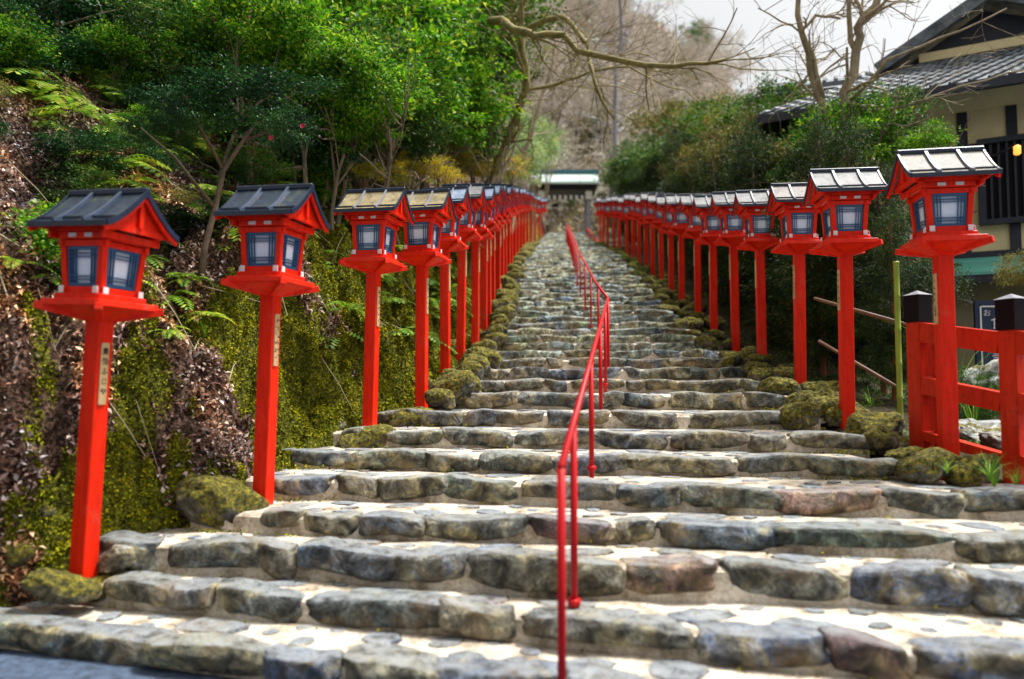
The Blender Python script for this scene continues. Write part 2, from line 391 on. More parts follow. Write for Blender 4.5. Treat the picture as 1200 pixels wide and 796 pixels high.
nt.links.new(sky.outputs[0], hs.inputs['Color']); nt.links.new(hs.outputs[0], bg.inputs[0]); bg.inputs[1].default_value = .09
sl = bpy.data.lights.new('sun', 'SUN'); so = bpy.data.objects.new('sun', sl); COL.objects.link(so)
sl.energy = 2.9; sl.angle = math.radians(10); sl.color = (1,.98,.94)
sd = Vector((math.sin(SUN_AZ)*math.cos(SUN_EL), math.cos(SUN_AZ)*math.cos(SUN_EL), math.sin(SUN_EL)))
so.rotation_euler = sd.to_track_quat('Z','Y').to_euler()
S.view_settings.view_transform = 'Standard'; S.view_settings.look = 'None'; S.view_settings.exposure = 1.03; S.view_settings.gamma = 1

# ---------------------------------------------------------------- layout tables
ZD = np.array([(0,0),(3.39,.145),(3.85,.29),(4.3,.486),(4.75,.621),(5.35,.78),(6.0,.92),(6.65,1.063),(7.4,1.21),(8.3,1.385),(9.1,1.534),(9.9,1.692),
 (10.6,1.842),(11.2,1.978),(12.4,2.317),(13.6,2.665),(14.6,2.954),(15.6,3.254),(16.8,3.563),(18.3,4.025),(20,4.47),(21.8,4.936),(23,5.23),(25,5.757),(27,6.25),(28.5,6.61),(30.5,7.13),(33.5,7.79),(36.4,8.44),(40,9.3),(44,10.5),(46,10.6),(80,12.0)])
def zp(Y): return np.interp(Y, ZD[:,0], ZD[:,1])
LP = [(98,665,4.66),(308,590,5.5),(433,505,7.3),(494,478,8.1),(522,434,9.6),(540,407,10.75),(557,395,11.7),(567,375,12.9),(572,364,13.9),(577,352,15.1),(583.4,343,16.4),
      (588,328.5,18.3),(591.5,321,20),(595.6,313.4,21.7),(599,309.7,23),(603,302.5,25),(606.5,296.7,27),(610.6,294,29),(614,289.5,31),(618,286.6,33.5),(622,285,36.4),(627,282,39.5),(632,280.8,42.5),(636,278,45)]
RP = [(1112,537,5.7),(993,490,7.06),(938,453,8.65),(893,424.5,10.2),(862,405,11.4),(836.5,393,12.5),(818,375,13.9),(799,363.5,15.1),(787,354,16.4),(775.5,341,18),(765,329,19.8),(757.5,325,21.3),(749,315,23.3),(742,309,25),
      (735,308,26.4),(726,301.6,28.4),(720,298,30.2),(712,296,32),(707,290,34.8),(703.5,288,37.6)]
LX = np.array([(W(*p).y, W(*p).x) for p in LP]); RX = np.array([(W(*p).y, W(*p).x) for p in RP])
def XL(Y): return np.interp(Y, np.r_[2.5, LX[:,0], 60], np.r_[-4.0, LX[:,1], 3.3])
def XR(Y): return np.interp(Y, np.r_[2.0, LXr[:,0], 60], np.r_[3.5, LXr[:,1], 5.2])
LXr = RX
# steps: (centre distance, top z, rotation slope, left edge X, right edge X)
near = [(3.39,.145,-.24,-4.2,6),(3.85,.29,-.25,-3.6,6),(4.3,.486,-.16,-2.9,6),(4.75,.621,-.155,-2.35,6),(5.35,.78,-.17,-2.15,4.6),(6.0,.92,-.14,-2.15,2.95),
        (6.65,1.063,-.13,-1.75,3.15),(7.4,1.21,-.12,-1.5,3.1),(8.3,1.385,-.11,-1.35,3.15),(9.1,1.534,-.11,-1.08,3.15),(9.9,1.692,-.10,-.95,3.2),(10.6,1.842,-.10,-.85,3.2),(11.2,1.978,-.10,-.8,3.2)]
steps = list(near); z = 1.978
while z < 10.45:
    z += .152
    d = float(np.interp(z, ZD[:-1,1], ZD[:-1,0]))
    steps.append((d, z, -.09, float(XL(d))+.28, float(XR(d))-.42))
def nose(k, X):
    d, z, s, a, b = steps[k]
    bend = -.10*max(0, 3.2-abs(X+3.2))*0 
    return d + s*(X-.25) + .05*math.sin(X*1.7+k*2.1)*(1 if k > 1 else .5)

# ---------------------------------------------------------------- stones
def stone_mesh_data(w, d, h, seed, n=(10,6,6), rough=.12, sq=3.2, facets=0, flat=0):
    """rounded block shape with broken surface; returns verts, quads"""
    nx, ny, nz = n
    key = {}; V = []; Q = []
    def vid(i, j, k):
        t = (i,j,k)
        if t not in key:
            key[t] = len(V); V.append((2*i/nx-1, 2*j/ny-1, 2*k/nz-1))
        return key[t]
    for i in range(nx):
        for j in range(ny):
            Q.append((vid(i,j,0),vid(i,j+1,0),vid(i+1,j+1,0),vid(i+1,j,0))); Q.append((vid(i,j,nz),vid(i+1,j,nz),vid(i+1,j+1,nz),vid(i,j+1,nz)))
    for i in range(nx):
        for k in range(nz):
            Q.append((vid(i,0,k),vid(i+1,0,k),vid(i+1,0,k+1),vid(i,0,k+1))); Q.append((vid(i,ny,k),vid(i,ny,k+1),vid(i+1,ny,k+1),vid(i+1,ny,k)))
    for j in range(ny):
        for k in range(nz):
            Q.append((vid(0,j,k),vid(0,j,k+1),vid(0,j+1,k+1),vid(0,j+1,k))); Q.append((vid(nx,j,k),vid(nx,j+1,k),vid(nx,j+1,k+1),vid(nx,j,k+1)))
    P = np.array(V, float)
    r = (np.abs(P)**sq).sum(1)**(1/sq); P = P/r[:,None]
    A = P*np.array([w/2,d/2,h/2])
    s = seed*3.7
    a1 = vnoise(A[:,0]*4+s, A[:,1]*4, A[:,2]*4)-.5; a2 = vnoise(A[:,0]*11+s, A[:,1]*11+5, A[:,2]*11)-.5; a3 = vnoise(A[:,0]*26+s, A[:,1]*26, A[:,2]*26+3)-.5
    k = 1+rough*(1.3*a1+.8*a2+.45*a3)*2*np.array(min(1, .3/max(h,.12)))
    A = A*k[:,None]
    rs_ = np.random.default_rng(int(seed*10)+3)
    for q in range(facets):
        nn_ = rs_.normal(size=3); nn_[1] = -abs(nn_[1])*1.2 if q % 2 else nn_[1]; nn_ /= np.array([w,d,h]); nn_ /= np.linalg.norm(nn_)
        sup = (A@nn_).max(); off = sup*rs_.uniform(.82,.95)
        ex = np.maximum(0, A@nn_-off); A = A-ex[:,None]*nn_*.9
    if flat: 
        zt_ = h*.5*flat; ex = np.maximum(0, A[:,2]-zt_); A[:,2] -= ex*.85
    A[:,0] += .10*h*np.sin(A[:,2]/h*2+s); A[:,2] += .10*h*np.sin(A[:,0]/w*4+s)
    return A, Q

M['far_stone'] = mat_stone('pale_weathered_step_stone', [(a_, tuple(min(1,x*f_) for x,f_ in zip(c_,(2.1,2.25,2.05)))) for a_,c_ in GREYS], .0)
stair = empty('stone_stairway', (0,0,0)); tag(stair, kind='structure')
random.seed(21)
nsub = 0
def xs_from_px(k, pxs):
    """stone joints in world X from photo pixels, along nosing k"""
    out = []
    d, z, s, a, b = steps[k]
    for px in pxs:
        t = (px-600)/F
        out.append(t*(d-.25*s)/(1-s*t))
    return out
JOINTS = {0:[-140,20,180,310,405,520,660,800,960,1130,1300], 1:[28,130,205,258,355,525,608,812,968,1060,1215,1330], 2:[118,185,300,345,395,558,722,846,1002,1145,1260],
          3:[300,355,425,500,616,718,772,920,1110,1220,1300], 4:[316,395,445,524,610,722,800,915,1038,1130,1240], 5:[325,408,500,565,645,735,865,960,1060], 6:[398,455,520,600,700,790,875,925,1030]}
SPECIAL = {(2,6):'red_stone',(4,7):'red_stone',(1,8):'maroon_stone',(1,7):'blue_stone',(1,9):'blue_stone',(2,8):'blue_stone',(0,3):'blue_stone',(0,5):'blue_stone',(1,0):'moss_stone',(3,4):'maroon_stone'}
NS = len(steps)
for k in range(NS):
    d, z, s, xa, xb = steps[k]
    zprev = steps[k-1][1] if k else 0.0
    far = k > 13
    mb = MB()
    # slab: riser + tread, sampled along X
    nx = max(6, int((xb-xa)/.22)); xs = [xa+(xb-xa)*i/nx for i in range(nx+1)]
    vs = []; fs = []
    for i, x in enumerate(xs):
        y0 = nose(k, x)+.045
        y1 = (nose(k+1, x)+.2) if k+1 < NS else y0+30
        e = .008*math.sin(x*7+k)
        vs += [(x,y0,zprev-.05),(x,y0+.01,z-.035),(x,y0+.05,z-.012+e),(x,(y0+y1)/2,z-.010-e),(x,y1,z-.012)]
    for i in range(nx):
        a = i*5
        for q in range(4): fs.append((a+q, a+5+q, a+6+q, a+1+q))
    # side closures
    for a, fl in ((0,1),(nx*5,0)):
        b0 = len(vs); x = vs[a][0]; vs += [(x, vs[a+4][1], zprev-.4),(x, vs[a][1], zprev-.4)]
        f = (a,a+1,a+2,a+3,a+4,b0,b0+1); fs.append(f if fl else f[::-1])
    mb.add(vs, fs, 0)
    # flat tread stones
    def disc(cx, cy, rx, ry, mi, zz, dome=.006):
        n = 11; ph = random.random()*6; b0 = []
        r = [random.uniform(.78,1.08)*(1+.16*math.sin(2*t*6.283/n+ph)) for t in range(n)]
        rot = random.uniform(-.3,.3)
        ring = [(cx+rx*r[t]*math.cos(t*6.283/n+rot), cy+ry*r[t]*math.sin(t*6.283/n+rot)) for t in range(n)]
        mid = [(cx+(x-cx)*.86, cy+(y-cy)*.86) for x, y in ring]
        vv = [(x,y,zz-.012) for x,y in ring]+[(x,y,zz+dome*.8) for x,y in mid]+[(cx,cy,zz+dome)]
        ff = [(t,(t+1)%n,n+(t+1)%n,n+t) for t in range(n)]+[(n+t,n+(t+1)%n,2*n) for t in range(n)]
        mb.add(vv, ff, mi)
    placed = []
    tries = int((xb-xa)*(130 if k < 6 else 45 if not far else 30))
    for q_ in range(tries):
        x = random.uniform(xa+.1, xb-.1); y0 = nose(k,x)+.20; y1 = (nose(k+1,x)+.03) if k+1 < NS else y0+.6
        if y1-y0 < .08: continue
        rx = random.choice([random.uniform(.06,.1), random.uniform(.12,.2), random.uniform(.13,.24)]) if not far else random.uniform(.12,.28)
        ry = min(rx*random.uniform(.6,.85), (y1-y0)*.52); y = random.uniform(y0+ry*.7, max(y0+ry*.71, y1-ry*.8))
        if any(abs(x-a_) < rx+c_+.02 and abs(y-b_) < ry+d_+.015 for a_,b_,c_,d_ in placed): continue
        placed.append((x,y,rx,ry)); disc(x, y, rx, ry, 1, z-.007)
    # edge stones
    joints = xs_from_px(k, JOINTS[k]) if k in JOINTS else None
    if joints is None:
        joints = [xa]
        while joints[-1] < xb-.2:
            joints.append(joints[-1]+random.choice([.28,.38,.5,.62,.75,.95])*random.uniform(.85,1.15)*(1 if k < 30 else 1.15))
        joints[-1] = xb
    step_o = None; subs = []
    for i in range(len(joints)-1):
        x0, x1 = joints[i], joints[i+1]; wd = x1-x0-random.uniform(.008,.045)
        if wd < .08: continue
        cx = (x0+x1)/2; hh = (z-zprev)+random.uniform(-.01,.035); dp = random.uniform(.20,.28) if not far else random.uniform(.22,.34)
        n = (24,9,14) if k < 5 else (16,7,10) if k < 9 else (10,6,7) if k < 13 else (7,4,4) if k < 30 else (5,3,3)
        A, Q = stone_mesh_data(wd*(1.085 if k < 18 else 1.1), dp, hh*(1.0 if k < 18 else 1.12), i+k*13.1, n, .12 if k < 14 else .09, 5.0, facets=9 if k < 14 else 4, flat=.86)
        A = A + np.array([cx, nose(k,cx)+dp*.45+random.uniform(-.015,.025), z-hh*.5*.92+.016+random.uniform(-.006,.010)])
        ang = math.atan(s)*.9+random.uniform(-.03,.03)
        dx = A[:,0]-cx; A[:,1] += dx*math.tan(ang)
        if k <= 9:
            mn = SPECIAL.get((k,i), 'stone'); subs.append((A, Q, mn))
        else:
            mb.add(A.tolist(), Q, 2)
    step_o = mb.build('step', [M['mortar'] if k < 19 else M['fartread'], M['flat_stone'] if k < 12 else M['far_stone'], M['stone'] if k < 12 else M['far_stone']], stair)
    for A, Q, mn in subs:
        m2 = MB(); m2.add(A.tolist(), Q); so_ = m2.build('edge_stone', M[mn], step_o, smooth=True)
        if mn == 'red_stone': so_['label'] = 'reddish edge stone'
        if mn == 'blue_stone': so_['label'] = 'blue-grey edge stone'

# ---------------------------------------------------------------- ground
def bankh(t):
    t = np.asarray(t, float)
    return np.where(t < .1, 0, np.where(t < 1.3, (t-.1)*1.15, 1.38+(t-1.3)*.78)) - np.where(t > 9, (t-9)*.25, 0)
def worley(x, y):
    x = np.asarray(x,float); y = np.asarray(y,float); ix = np.floor(x).astype(np.int64); iy = np.floor(y).astype(np.int64); best = np.full(np.broadcast(x,y).shape, 9.0)
    for a in (-1,0,1):
        for b in (-1,0,1):
            jx, jy = ix+a, iy+b; px_ = jx+_h(jx,jy,5); py_ = jy+_h(jx,jy,91)
            best = np.minimum(best, (x-px_)**2+(y-py_)**2)
    return np.sqrt(best)
def cushions(X, Y):
    return np.maximum(1-worley(X*3.1+.8*fbm(Y*2,X*2,1,2), Y*2.6)**2*1.25, 0)*.6 + np.maximum(1-worley(X*8+3, Y*6.5)**2*1.3, 0)*.25
def G_left(X, Y):
    t = XL(Y)-.27*np.clip((8.5-Y)/2.5,0,1)-.05-X
    m = np.clip((t+.1)/.5, 0, 1)
    n = (fbm(X*1.3, Y*1.3, 0, 2)-.5)*.8*np.clip(t/1.5,0,1) + (fbm(X*4, Y*4, 3, 3)-.5)*.4*m + np.abs(fbm(X*8, Y*8, 9, 2)-.5)*-.35*m + (fbm(X*15, Y*15, 7, 2)-.5)*.14*m
    U = Y+np.interp(Y,[4.5,5.5,7,12,20],[-.24,-.2,-.15,-.06,0])*(.25-XL(Y))
    n = n + (cushions(X,Y)-.4)*.95*m*np.clip((3.2-t)/2,0.15,1)
    return zp(U)-.02 + bankh(t) + n - .7*np.clip(-t/.12,0,1)
def G_right(X, Y):
    t = X-XR(Y)
    n = (fbm(X*3, Y*3, 11, 3)-.5)*.12
    return zp(Y)-.05 - np.clip(t-.9,0,5)*.32*np.clip((30-Y)/12,0,1) + n - .0*t
def mossmask(X, Y, t):
    return (fbm(X*1.3+3, Y*1.3, 5, 3)-.5)*2.4 + .9*(fbm(X*7,Y*7,4,2)-.5) + .60 - .74*np.clip(t-.3,0,2.2) + np.clip((Y-6.3)*.24,-.22,.85)
Ys = np.concatenate([np.arange(2.4,14,.045), np.arange(14,26,.16), np.arange(26,62,.6)])
ts = np.concatenate([np.arange(-.35,3.2,.04), np.arange(3.2,9,.2), np.arange(9,46,1.5)])
YY, TT = np.meshgrid(Ys, ts, indexing='ij')
XX = XL(YY)-TT
o = link('left_bank_ground', grid_mesh('left_bank_ground', XX[:,::-1], YY[:,::-1], G_left(XX,YY)[:,::-1]), M['bank'], smooth=True); o.name = 'hillside_ground'
at = o.data.attributes.new('moss', 'FLOAT', 'POINT'); at.data.foreach_set('value', np.ascontiguousarray((mossmask(XX,YY,TT)-2.2*np.clip(.24-cushions(XX,YY),0,1))[:,::-1].ravel(), dtype=np.float32))  # moss cut back to dark soil in creases, painting deeper shadow between cushions
tag(o, kind='structure')
tsr = np.concatenate([np.arange(-.55,3,.07), np.arange(3,12,.4), np.arange(12,70,3)])
Ys2 = np.concatenate([np.arange(4.75,14,.09), np.arange(14,62,.5)])
YY, TT = np.meshgrid(Ys2, tsr, indexing='ij'); XX = XR(YY)+TT
ZZ = G_right(XX, YY) - .12*(np.clip((.1-TT)/.5,0,1))
o = link('verge_ground', grid_mesh('verge_ground', XX, YY, ZZ), M['forest'], smooth=True); tag(o, kind='structure')
# far hill
az = np.linspace(-200, 1700, 90); rr = np.linspace(56, 190, 40)
AZ, RR = np.meshgrid(az, rr)
ridge = np.interp(AZ, [-200,300,620,740,840,890,930,1000,1200,1700], [.9,.85,.68,.53,.45,.36,.27,.22,.2,.2])
fr = (RR-56)/(135-56)
ZH = np.where(fr < 1, 11.6*(1-fr)+ (ridge*135+EYE)*fr**1.15, ridge*135+EYE-(RR-135)*.3) + (fbm(AZ*.012*3, RR*.05, 1, 3)-.5)*7*np.clip(fr*3,0,1)
XH = (AZ-600)/F*RR
o = link('far_hillside', grid_mesh('far_hillside', XH, RR, ZH), M['hill'], smooth=True); tag(o, kind='structure')
# road + base ground
g = MB(); n = 40
g.add([(-30,-20,0),(30,-20,0),(30,6,0),(-30,6,0)], [(0,1,2,3)])
tag(g.build('road', M['asphalt']), kind='structure')
g = MB(); g.add([(-1500,-1500,-.5),(1500,-1500,-.5),(1500,1500,-.5),(-1500,1500,-.5)], [(0,1,2,3)]); tag(g.build('ground', M['forest']), kind='structure')

# ---------------------------------------------------------------- lantern posts
def text_mesh(s, size, off=0):
    c = bpy.data.curves.new('t', 'FONT'); c.body = s; c.size = size; c.offset = off; c.align_x = 'CENTER'; c.align_y = 'CENTER'
    o = bpy.data.objects.new('t', c); COL.objects.link(o)
    dg = bpy.context.evaluated_depsgraph_get(); dg.update()
    me = bpy.data.meshes.new_from_object(o.evaluated_get(dg)); bpy.data.objects.remove(o)
    me.materials.clear()
    return me

def profile(n=7):
    """roof slope from ridge (v=0) to eave (v=.36): concave"""
    return [(.37*i/n, .26*(1-i/n)**1.35) for i in range(n+1)]
def roof_sheet():
    mb = MB(); pr = profile(); hw = .40
    for sg in (-1, 1):
        vs = []; n = len(pr)
        for x in (-hw, hw):
            for v, z in pr: vs.append((x, sg*v, 2.27+z+.022))
            for v, z in pr: vs.append((x, sg*v, 2.27+z-.004))
        fs = []
        for i in range(n-1):
            fs += [(i, i+1, 2*n+i+1, 2*n+i), (n+i, 3*n+i, 3*n+i+1, n+i+1), (i, n+i, n+i+1, i+1), (2*n+i, 2*n+i+1, 3*n+i+1, 3*n+i)]
        fs += [(n-1, 2*n-1, 4*n-1, 3*n-1)]
        mb.add(vs, fs)
    return mb
def make_lantern(loc, rz, label, group, side, roofm, base_depth=.35, full=True, plaque=None, zs=.975, lean=0):
    t = tag(empty('lantern_post', loc, rz), label, 'lantern', group); t.scale.z = zs; t.rotation_euler.y = lean
    P = PARTS
    def inst(name, key, mat, par=None, **kw):
        o = bpy.data.objects.new(name, P[key]); COL.objects.link(o); o.parent = par or t
        if mat is not None:
            o.material_slots[0].link = 'OBJECT'; o.material_slots[0].material = mat
        return o
    inst('post', 'post', M['red']); inst('platform', 'platform', M['red']); inst('lamp_frame', 'frame', M['red'])
    rf = inst('roof', 'roof', M[roofm])
    inst('ridge_cap', 'ridge', M['edge'], rf); inst('eave_trim', 'trim', M['edge'], rf)
    for key in ('batten_a','batten_b'): inst('roof_batten', key, M['batten_dark'] if roofm == 'roof_dark' else M['batten'], rf)
    for key in ('gable_a','gable_b'): inst('gable', key, M['red'])
    for k in range(4):
        wn = inst('window', 'window%d' % k, M['blue']); inst('paper_pane', 'pane%d' % k, M['paper'], wn)
    if full:
        for k in range(8): inst('beam_cap', 'cap%d' % k, M['white'])
        for k in range(3): inst('eave_bracket', 'brk%d' % k, M['white'])
    pl = inst('name_plaque', 'plaque%d' % side, M['plaque'])
    if plaque:
        sx = .0885*side
        y = 0
        marks = plaque
        for i, ch in enumerate(marks):
            if ch == '*':
                m2 = MB(); r2 = random.Random(i*7+int(abs(loc[0])*100))
                for q in range(5):
                    a = (r2.uniform(-.018,.018), r2.uniform(-.016,.016)); b = (a[0]+r2.uniform(-.02,.02), a[1]+r2.uniform(-.02,.02))
                    m2.bar((a[0],a[1],0),(b[0]+.004,b[1],0),.006,.001)
                me = m2.mesh('marks')
            else:
                me = text_mesh(ch, .05, .0012)
            o = link('character', me, M['ink'], pl)
            o.rotation_euler = (math.pi/2, 0, math.pi/2 if side > 0 else -math.pi/2)
            o.location = (side*.0905*.79, -.0075*.79, 1.46-i*(.34/len(marks))*1.0)
    return t
PARTS = {}
def reg(key, mb, bevel=0, mat='red'):
    mb.v = [(v[0]*.79, v[1]*.79, v[2]) for v in mb.v]
    me = mb.mesh(key)
    if bevel:
        bm = bmesh.new(); bm.from_mesh(me); bmesh.ops.bevel(bm, geom=bm.edges[:], offset=bevel, segments=1, affect='EDGES', clamp_overlap=True); bm.to_mesh(me); bm.free()
    me.materials.append(M[mat]); PARTS[key] = me
reg('post', MB().box((-.075,-.075,-.35),(.075,.075,1.70)), .006)
pf = MB(); pf.frus(1.665,.078,1.755,.285); pf.frus(1.7555,.31,1.80,.30); pf.frus(1.8005,.235,1.84,.235)
for sx in (-1,1):
    for sy in (-1,1):
        a = Vector((sx*.06, sy*.06, 1.685)); b = Vector((sx*.33, sy*.33, 1.755)); pf.bar(a, b, .06, .05)
reg('platform', pf, .004)
fr = MB()
hb, ht = .172, .20  # half widths bottom / top
z0, z1 = 1.85, 2.20
for sx in (-1,1):
    for sy in (-1,1): fr.bar((sx*hb,sy*hb,z0),(sx*ht,sy*ht,z1),.052,.052,up=(0,1,0))
for zz, hw, th in ((1.865,.176,.045),(2.175,.199,.04),(2.225,.215,.045)):
    L = hw+(.05 if zz < 2.2 else .02)
    for sg in (-1,1):
        fr.box((-L, sg*hw-.022, zz-th/2),(L, sg*hw+.022, zz+th/2)); fr.box((sg*hw-.0215, -L+.003, zz-th/2-.003),(sg*hw+.0215, L-.003, zz+th/2-.003))
# eave purlins + rafters under roof
for sg in (-1,1):
    fr.box((-.33, sg*.235-.02, 2.252),(.33, sg*.235+.02, 2.292)); fr.box((sg*.27-.018,-.29,2.205),(sg*.27+.018,.29,2.2515))
fr.box((-.36,-.02,2.44),(.36,.02,2.495))
for sg in (-1,1): fr.box((sg*.17-.05,-.228,2.206),(sg*.17+.05,-.2375,2.246))
reg('frame', fr, .003)
reg('roof', roof_sheet())
rg = MB(); rg.box((-.415,-.028,2.535),(.415,.028,2.575)); reg('ridge', rg, .006, 'edge')
tr = MB()
for sg in (-1,1):
    tr.box((-.405, sg*.372-.008, 2.262),(.405, sg*.372+.008, 2.296)); 
    tr.bar((-.402, sg*.285, 2.27+.26*(1-.285/.37)**1.35+.028),(.402, sg*.285, 2.27+.26*(1-.285/.37)**1.35+.028),.022,.014)
    for sx in (-1,1):
        for (v0,a),(v1,b) in zip(profile()[:-1], profile()[1:]): tr.bar((sx*.405,sg*v0,2.27+a+.012),(sx*.405,sg*v1,2.27+b+.012),.016,.036)
reg('trim', tr, 0, 'edge')
for key, x in (('batten_a',-.14),('batten_b',.16)):
    b = MB()
    for sg in (-1,1):
        for (v0,a),(v1,c) in zip(profile()[:-1], profile()[1:]): b.bar((x,sg*v0,2.27+a+.034),(x,sg*v1,2.27+c+.034),.026,.026)
    reg(key, b, 0, 'batten')
for key, sx in (('gable_a',-1),('gable_b',1)):
    b = MB(); x = sx*.33; pr = profile()
    vs = [(x-.008,-v,2.27+z-.006) for v,z in pr[::-1]]+[(x-.008,v,2.27+z-.006) for v,z in pr[1:]]
    n = len(vs); vs2 = [(x+.008,v[1],v[2]) for v in vs]; b.add(vs+vs2, [tuple(range(n)), tuple(range(2*n-1,n-1,-1))]+[(i,i+n,(i+1)%n+n,(i+1)%n) for i in range(n)])
    xx = sx*.385
    for sg in (-1,1):
        for (v0,a),(v1,c) in zip(pr[:-1], pr[1:]): b.bar((xx,sg*v0,2.27+a-.022),(xx,sg*v1,2.27+c-.022),.022,.032)
    b.box((x-.02,-.27,2.262),(x+.02,.27,2.30)); b.box((x+sx*.02-.02,-.02,2.30),(x+sx*.02+.02,.02,2.46))
    reg(key, b)
for k in range(4):
    R = Matrix.Rotation(k*math.pi/2, 4, 'Z'); b = MB(); y = -.186; hw = .148; zb, zt = 1.89, 2.155
    def fx(x, z): return x*(1+.10*(z-zb)/(zt-zb))
    def fy(z): return -.172-.028*(z-z0)/(z1-z0)
    def seg(x0,za,x1,zb_,w): b.bar(R@Vector((fx(x0,za),fy(za)-.002,za)), R@Vector((fx(x1,zb_),fy(zb_)-.002,zb_)), w, .016, up=R@Vector((0,-1,0)))
    for x in (-hw+.011, hw-.011): seg(x,zb,x,zt,.022)
    for z in (zb+.011, zt-.011): seg(-hw+.022,z,hw-.022,z,.022)
    for x in (-.104,-.076,.076,.104): seg(x,zb+.022,x,zt-.022,.0065)
    for z in (zb+.045,zb+.068,zt-.068,zt-.045): seg(-hw+.022,z,hw-.022,z,.0066)
    reg('window%d'%k, b, 0, 'blue')
    c = MB(); vs = [R@Vector((fx(x,z),fy(z)+.012+o_,z)) for o_ in (0,.006) for x,z in ((-hw,zb),(hw,zb),(hw,zt),(-hw,zt))]
    c.add(vs, [(0,1,2,3),(7,6,5,4),(0,4,5,1),(1,5,6,2),(2,6,7,3),(3,7,4,0)]); reg('pane%d'%k, c, 0, 'paper')
k = 0
for sx in (-1,1):
    for sy in (-1,1):
        reg('cap%d'%k, MB().box((sx*.176-.024, sy*.2275-.004, 1.843),(sx*.176+.024, sy*.2275+.004, 1.889)), 0, 'white'); k += 1
        reg('cap%d'%k, MB().box((sx*.2295-.004, sy*.176-.024, 1.841),(sx*.2295+.004, sy*.176+.024, 1.884)), 0, 'white'); k += 1
reg('brk0', MB().box((-.12,-.2425,2.212),(-.045,-.2375,2.238)), 0, 'white'); reg('brk2', MB().box((.045,-.2425,2.212),(.12,-.2375,2.238)), 0, 'white')
reg('brk1', MB().box((-.2425,-.12,2.212),(-.2375,.12,2.238)), 0, 'white')
reg('plaque1', MB().box((.075,-.045,1.10),(.089,.03,1.52)), .002, 'plaque'); reg('plaque-1', MB().box((-.089,-.045,1.10),(-.075,.03,1.52)), .002, 'plaque')

ORD = ['nearest','second','third','fourth','fifth','sixth','seventh','eighth','ninth','tenth','eleventh','twelfth','thirteenth','fourteenth','fifteenth','sixteenth','seventeenth','eighteenth','nineteenth','twentieth','twenty-first','twenty-second','twenty-third','farthest']
DESC = {'roof_dark':'dark slate roof','roof_ochre':'weathered ochre roof','roof_blue':'blue-grey roof','roof_pale':'pale grey roof','roof_pink':'pinkish pale roof','roof_lichen':'pale roof spotted with ochre lichen'}
Lroof = ['roof_dark','roof_dark','roof_ochre','roof_ochre']+['roof_blue']*20; Lroof[5] = 'roof_pale'; Lroof[8] = 'roof_pale'; Lroof[11] = 'roof_pale'
Rroof = ['roof_lichen','roof_pale','roof_pink','roof_pale','roof_pale','roof_pale']+['roof_pale']*20
for i, (px,py,d) in enumerate(LP):
    p = W(px,py,d); rz = -math.radians([17,13,13,12,10][i] if i < 5 else 8)
    w_ = ORD[i] if i < len(LP)-1 else 'farthest'
    make_lantern(p, rz, f'red lantern with {DESC[Lroof[i]]}, {w_} in the row left of steps', 'lantern posts left of the steps', 1, Lroof[i], full=i < 8, zs=.96 if i < 2 else .975, lean=math.radians([2.7,1.4,1.0][i] if i < 3 else random.uniform(-.7,.7)),
                 plaque=(['貴','船','ふ','じ','や'] if i == 0 else ['*']*6 if i < 4 else None))
for i, (px,py,d) in enumerate(RP):
    p = W(px,py,d); rz = -math.radians([10,8,7,6,6][i] if i < 5 else 5)
    w_ = ORD[i] if i < len(RP)-1 else 'farthest'
    make_lantern(p, rz, f'red lantern with {DESC[Rroof[i]]}, {w_} in the row right of steps', 'lantern posts right of the steps', -1, Rroof[i], full=i < 8, lean=math.radians(random.uniform(-.6,.6) if i else 0), plaque=['*']*6 if i < 3 else None)

# ---------------------------------------------------------------- handrail
hr = tag(empty('handrail', (.23,3.3,.15)), 'thin red metal handrail running up the middle of the stone steps', 'handrail')
def hrb(name, mb): 
    o = mb.build(name, M['rail_red'], hr, smooth=True); o.matrix_parent_inverse = Matrix.Translation(hr.location).inverted(); return o
def surf(d): return float(zp(d))
HP = lambda d: float(np.interp(d, [3.3,10,17,38], [.227,1.36,1.6,2.93]))
H = .97
def topz(d):
    if d <= 10: return np.interp(d, [3.3,10], [W(657,548,3.3).z, W(713,350,10).z])
    return surf(d)+H
pts = [(HP(3.3),3.3,topz(3.3)),(HP(10),10,topz(10))]
hrb('rail', MB().tube(pts, .021, 10))
pts = [(HP(d),d,topz(d)) for d in (10,12,13.5,15,17,19,21,24,28,32,38)]
hrb('rail', MB().tube(pts, .021, 8))
ds = [3.3,4.0,5.75,7.5,8.9,10]+[10+1.55*i for i in range(1,19)]
for d in ds:
    hrb('rail_post', MB().tube([(HP(d),d,surf(d)-.25),(HP(d),d,topz(d)-.005)], .0205 if d < 12 else .018, 10))
for d in ds[:8]:
    hrb('base_plate', MB().tube([(HP(d),d,surf(d)-.03),(HP(d),d,surf(d)+.006)], .036, 12))
sr = tag(empty('short_handrail', W(700,285,37)), 'short red side rail beside the steps near the gate', 'handrail')
m2 = MB(); a = W(701,284,35); b = W(688,268,42); a.z += 0; 
m2.tube([a+Vector((0,0,.0)), b+Vector((0,0,.0))], .05, 8); o = m2.build('rail', M['rail_red'], sr); o.matrix_parent_inverse = Matrix.Translation(sr.location).inverted()
for f_ in (0,.33,.66,1):
    q = a.lerp(b, f_); o = MB().tube([q, q-Vector((0,0,1.0))], .04, 8).build('rail_post', M['rail_red'], sr); o.matrix_parent_inverse = Matrix.Translation(sr.location).inverted()

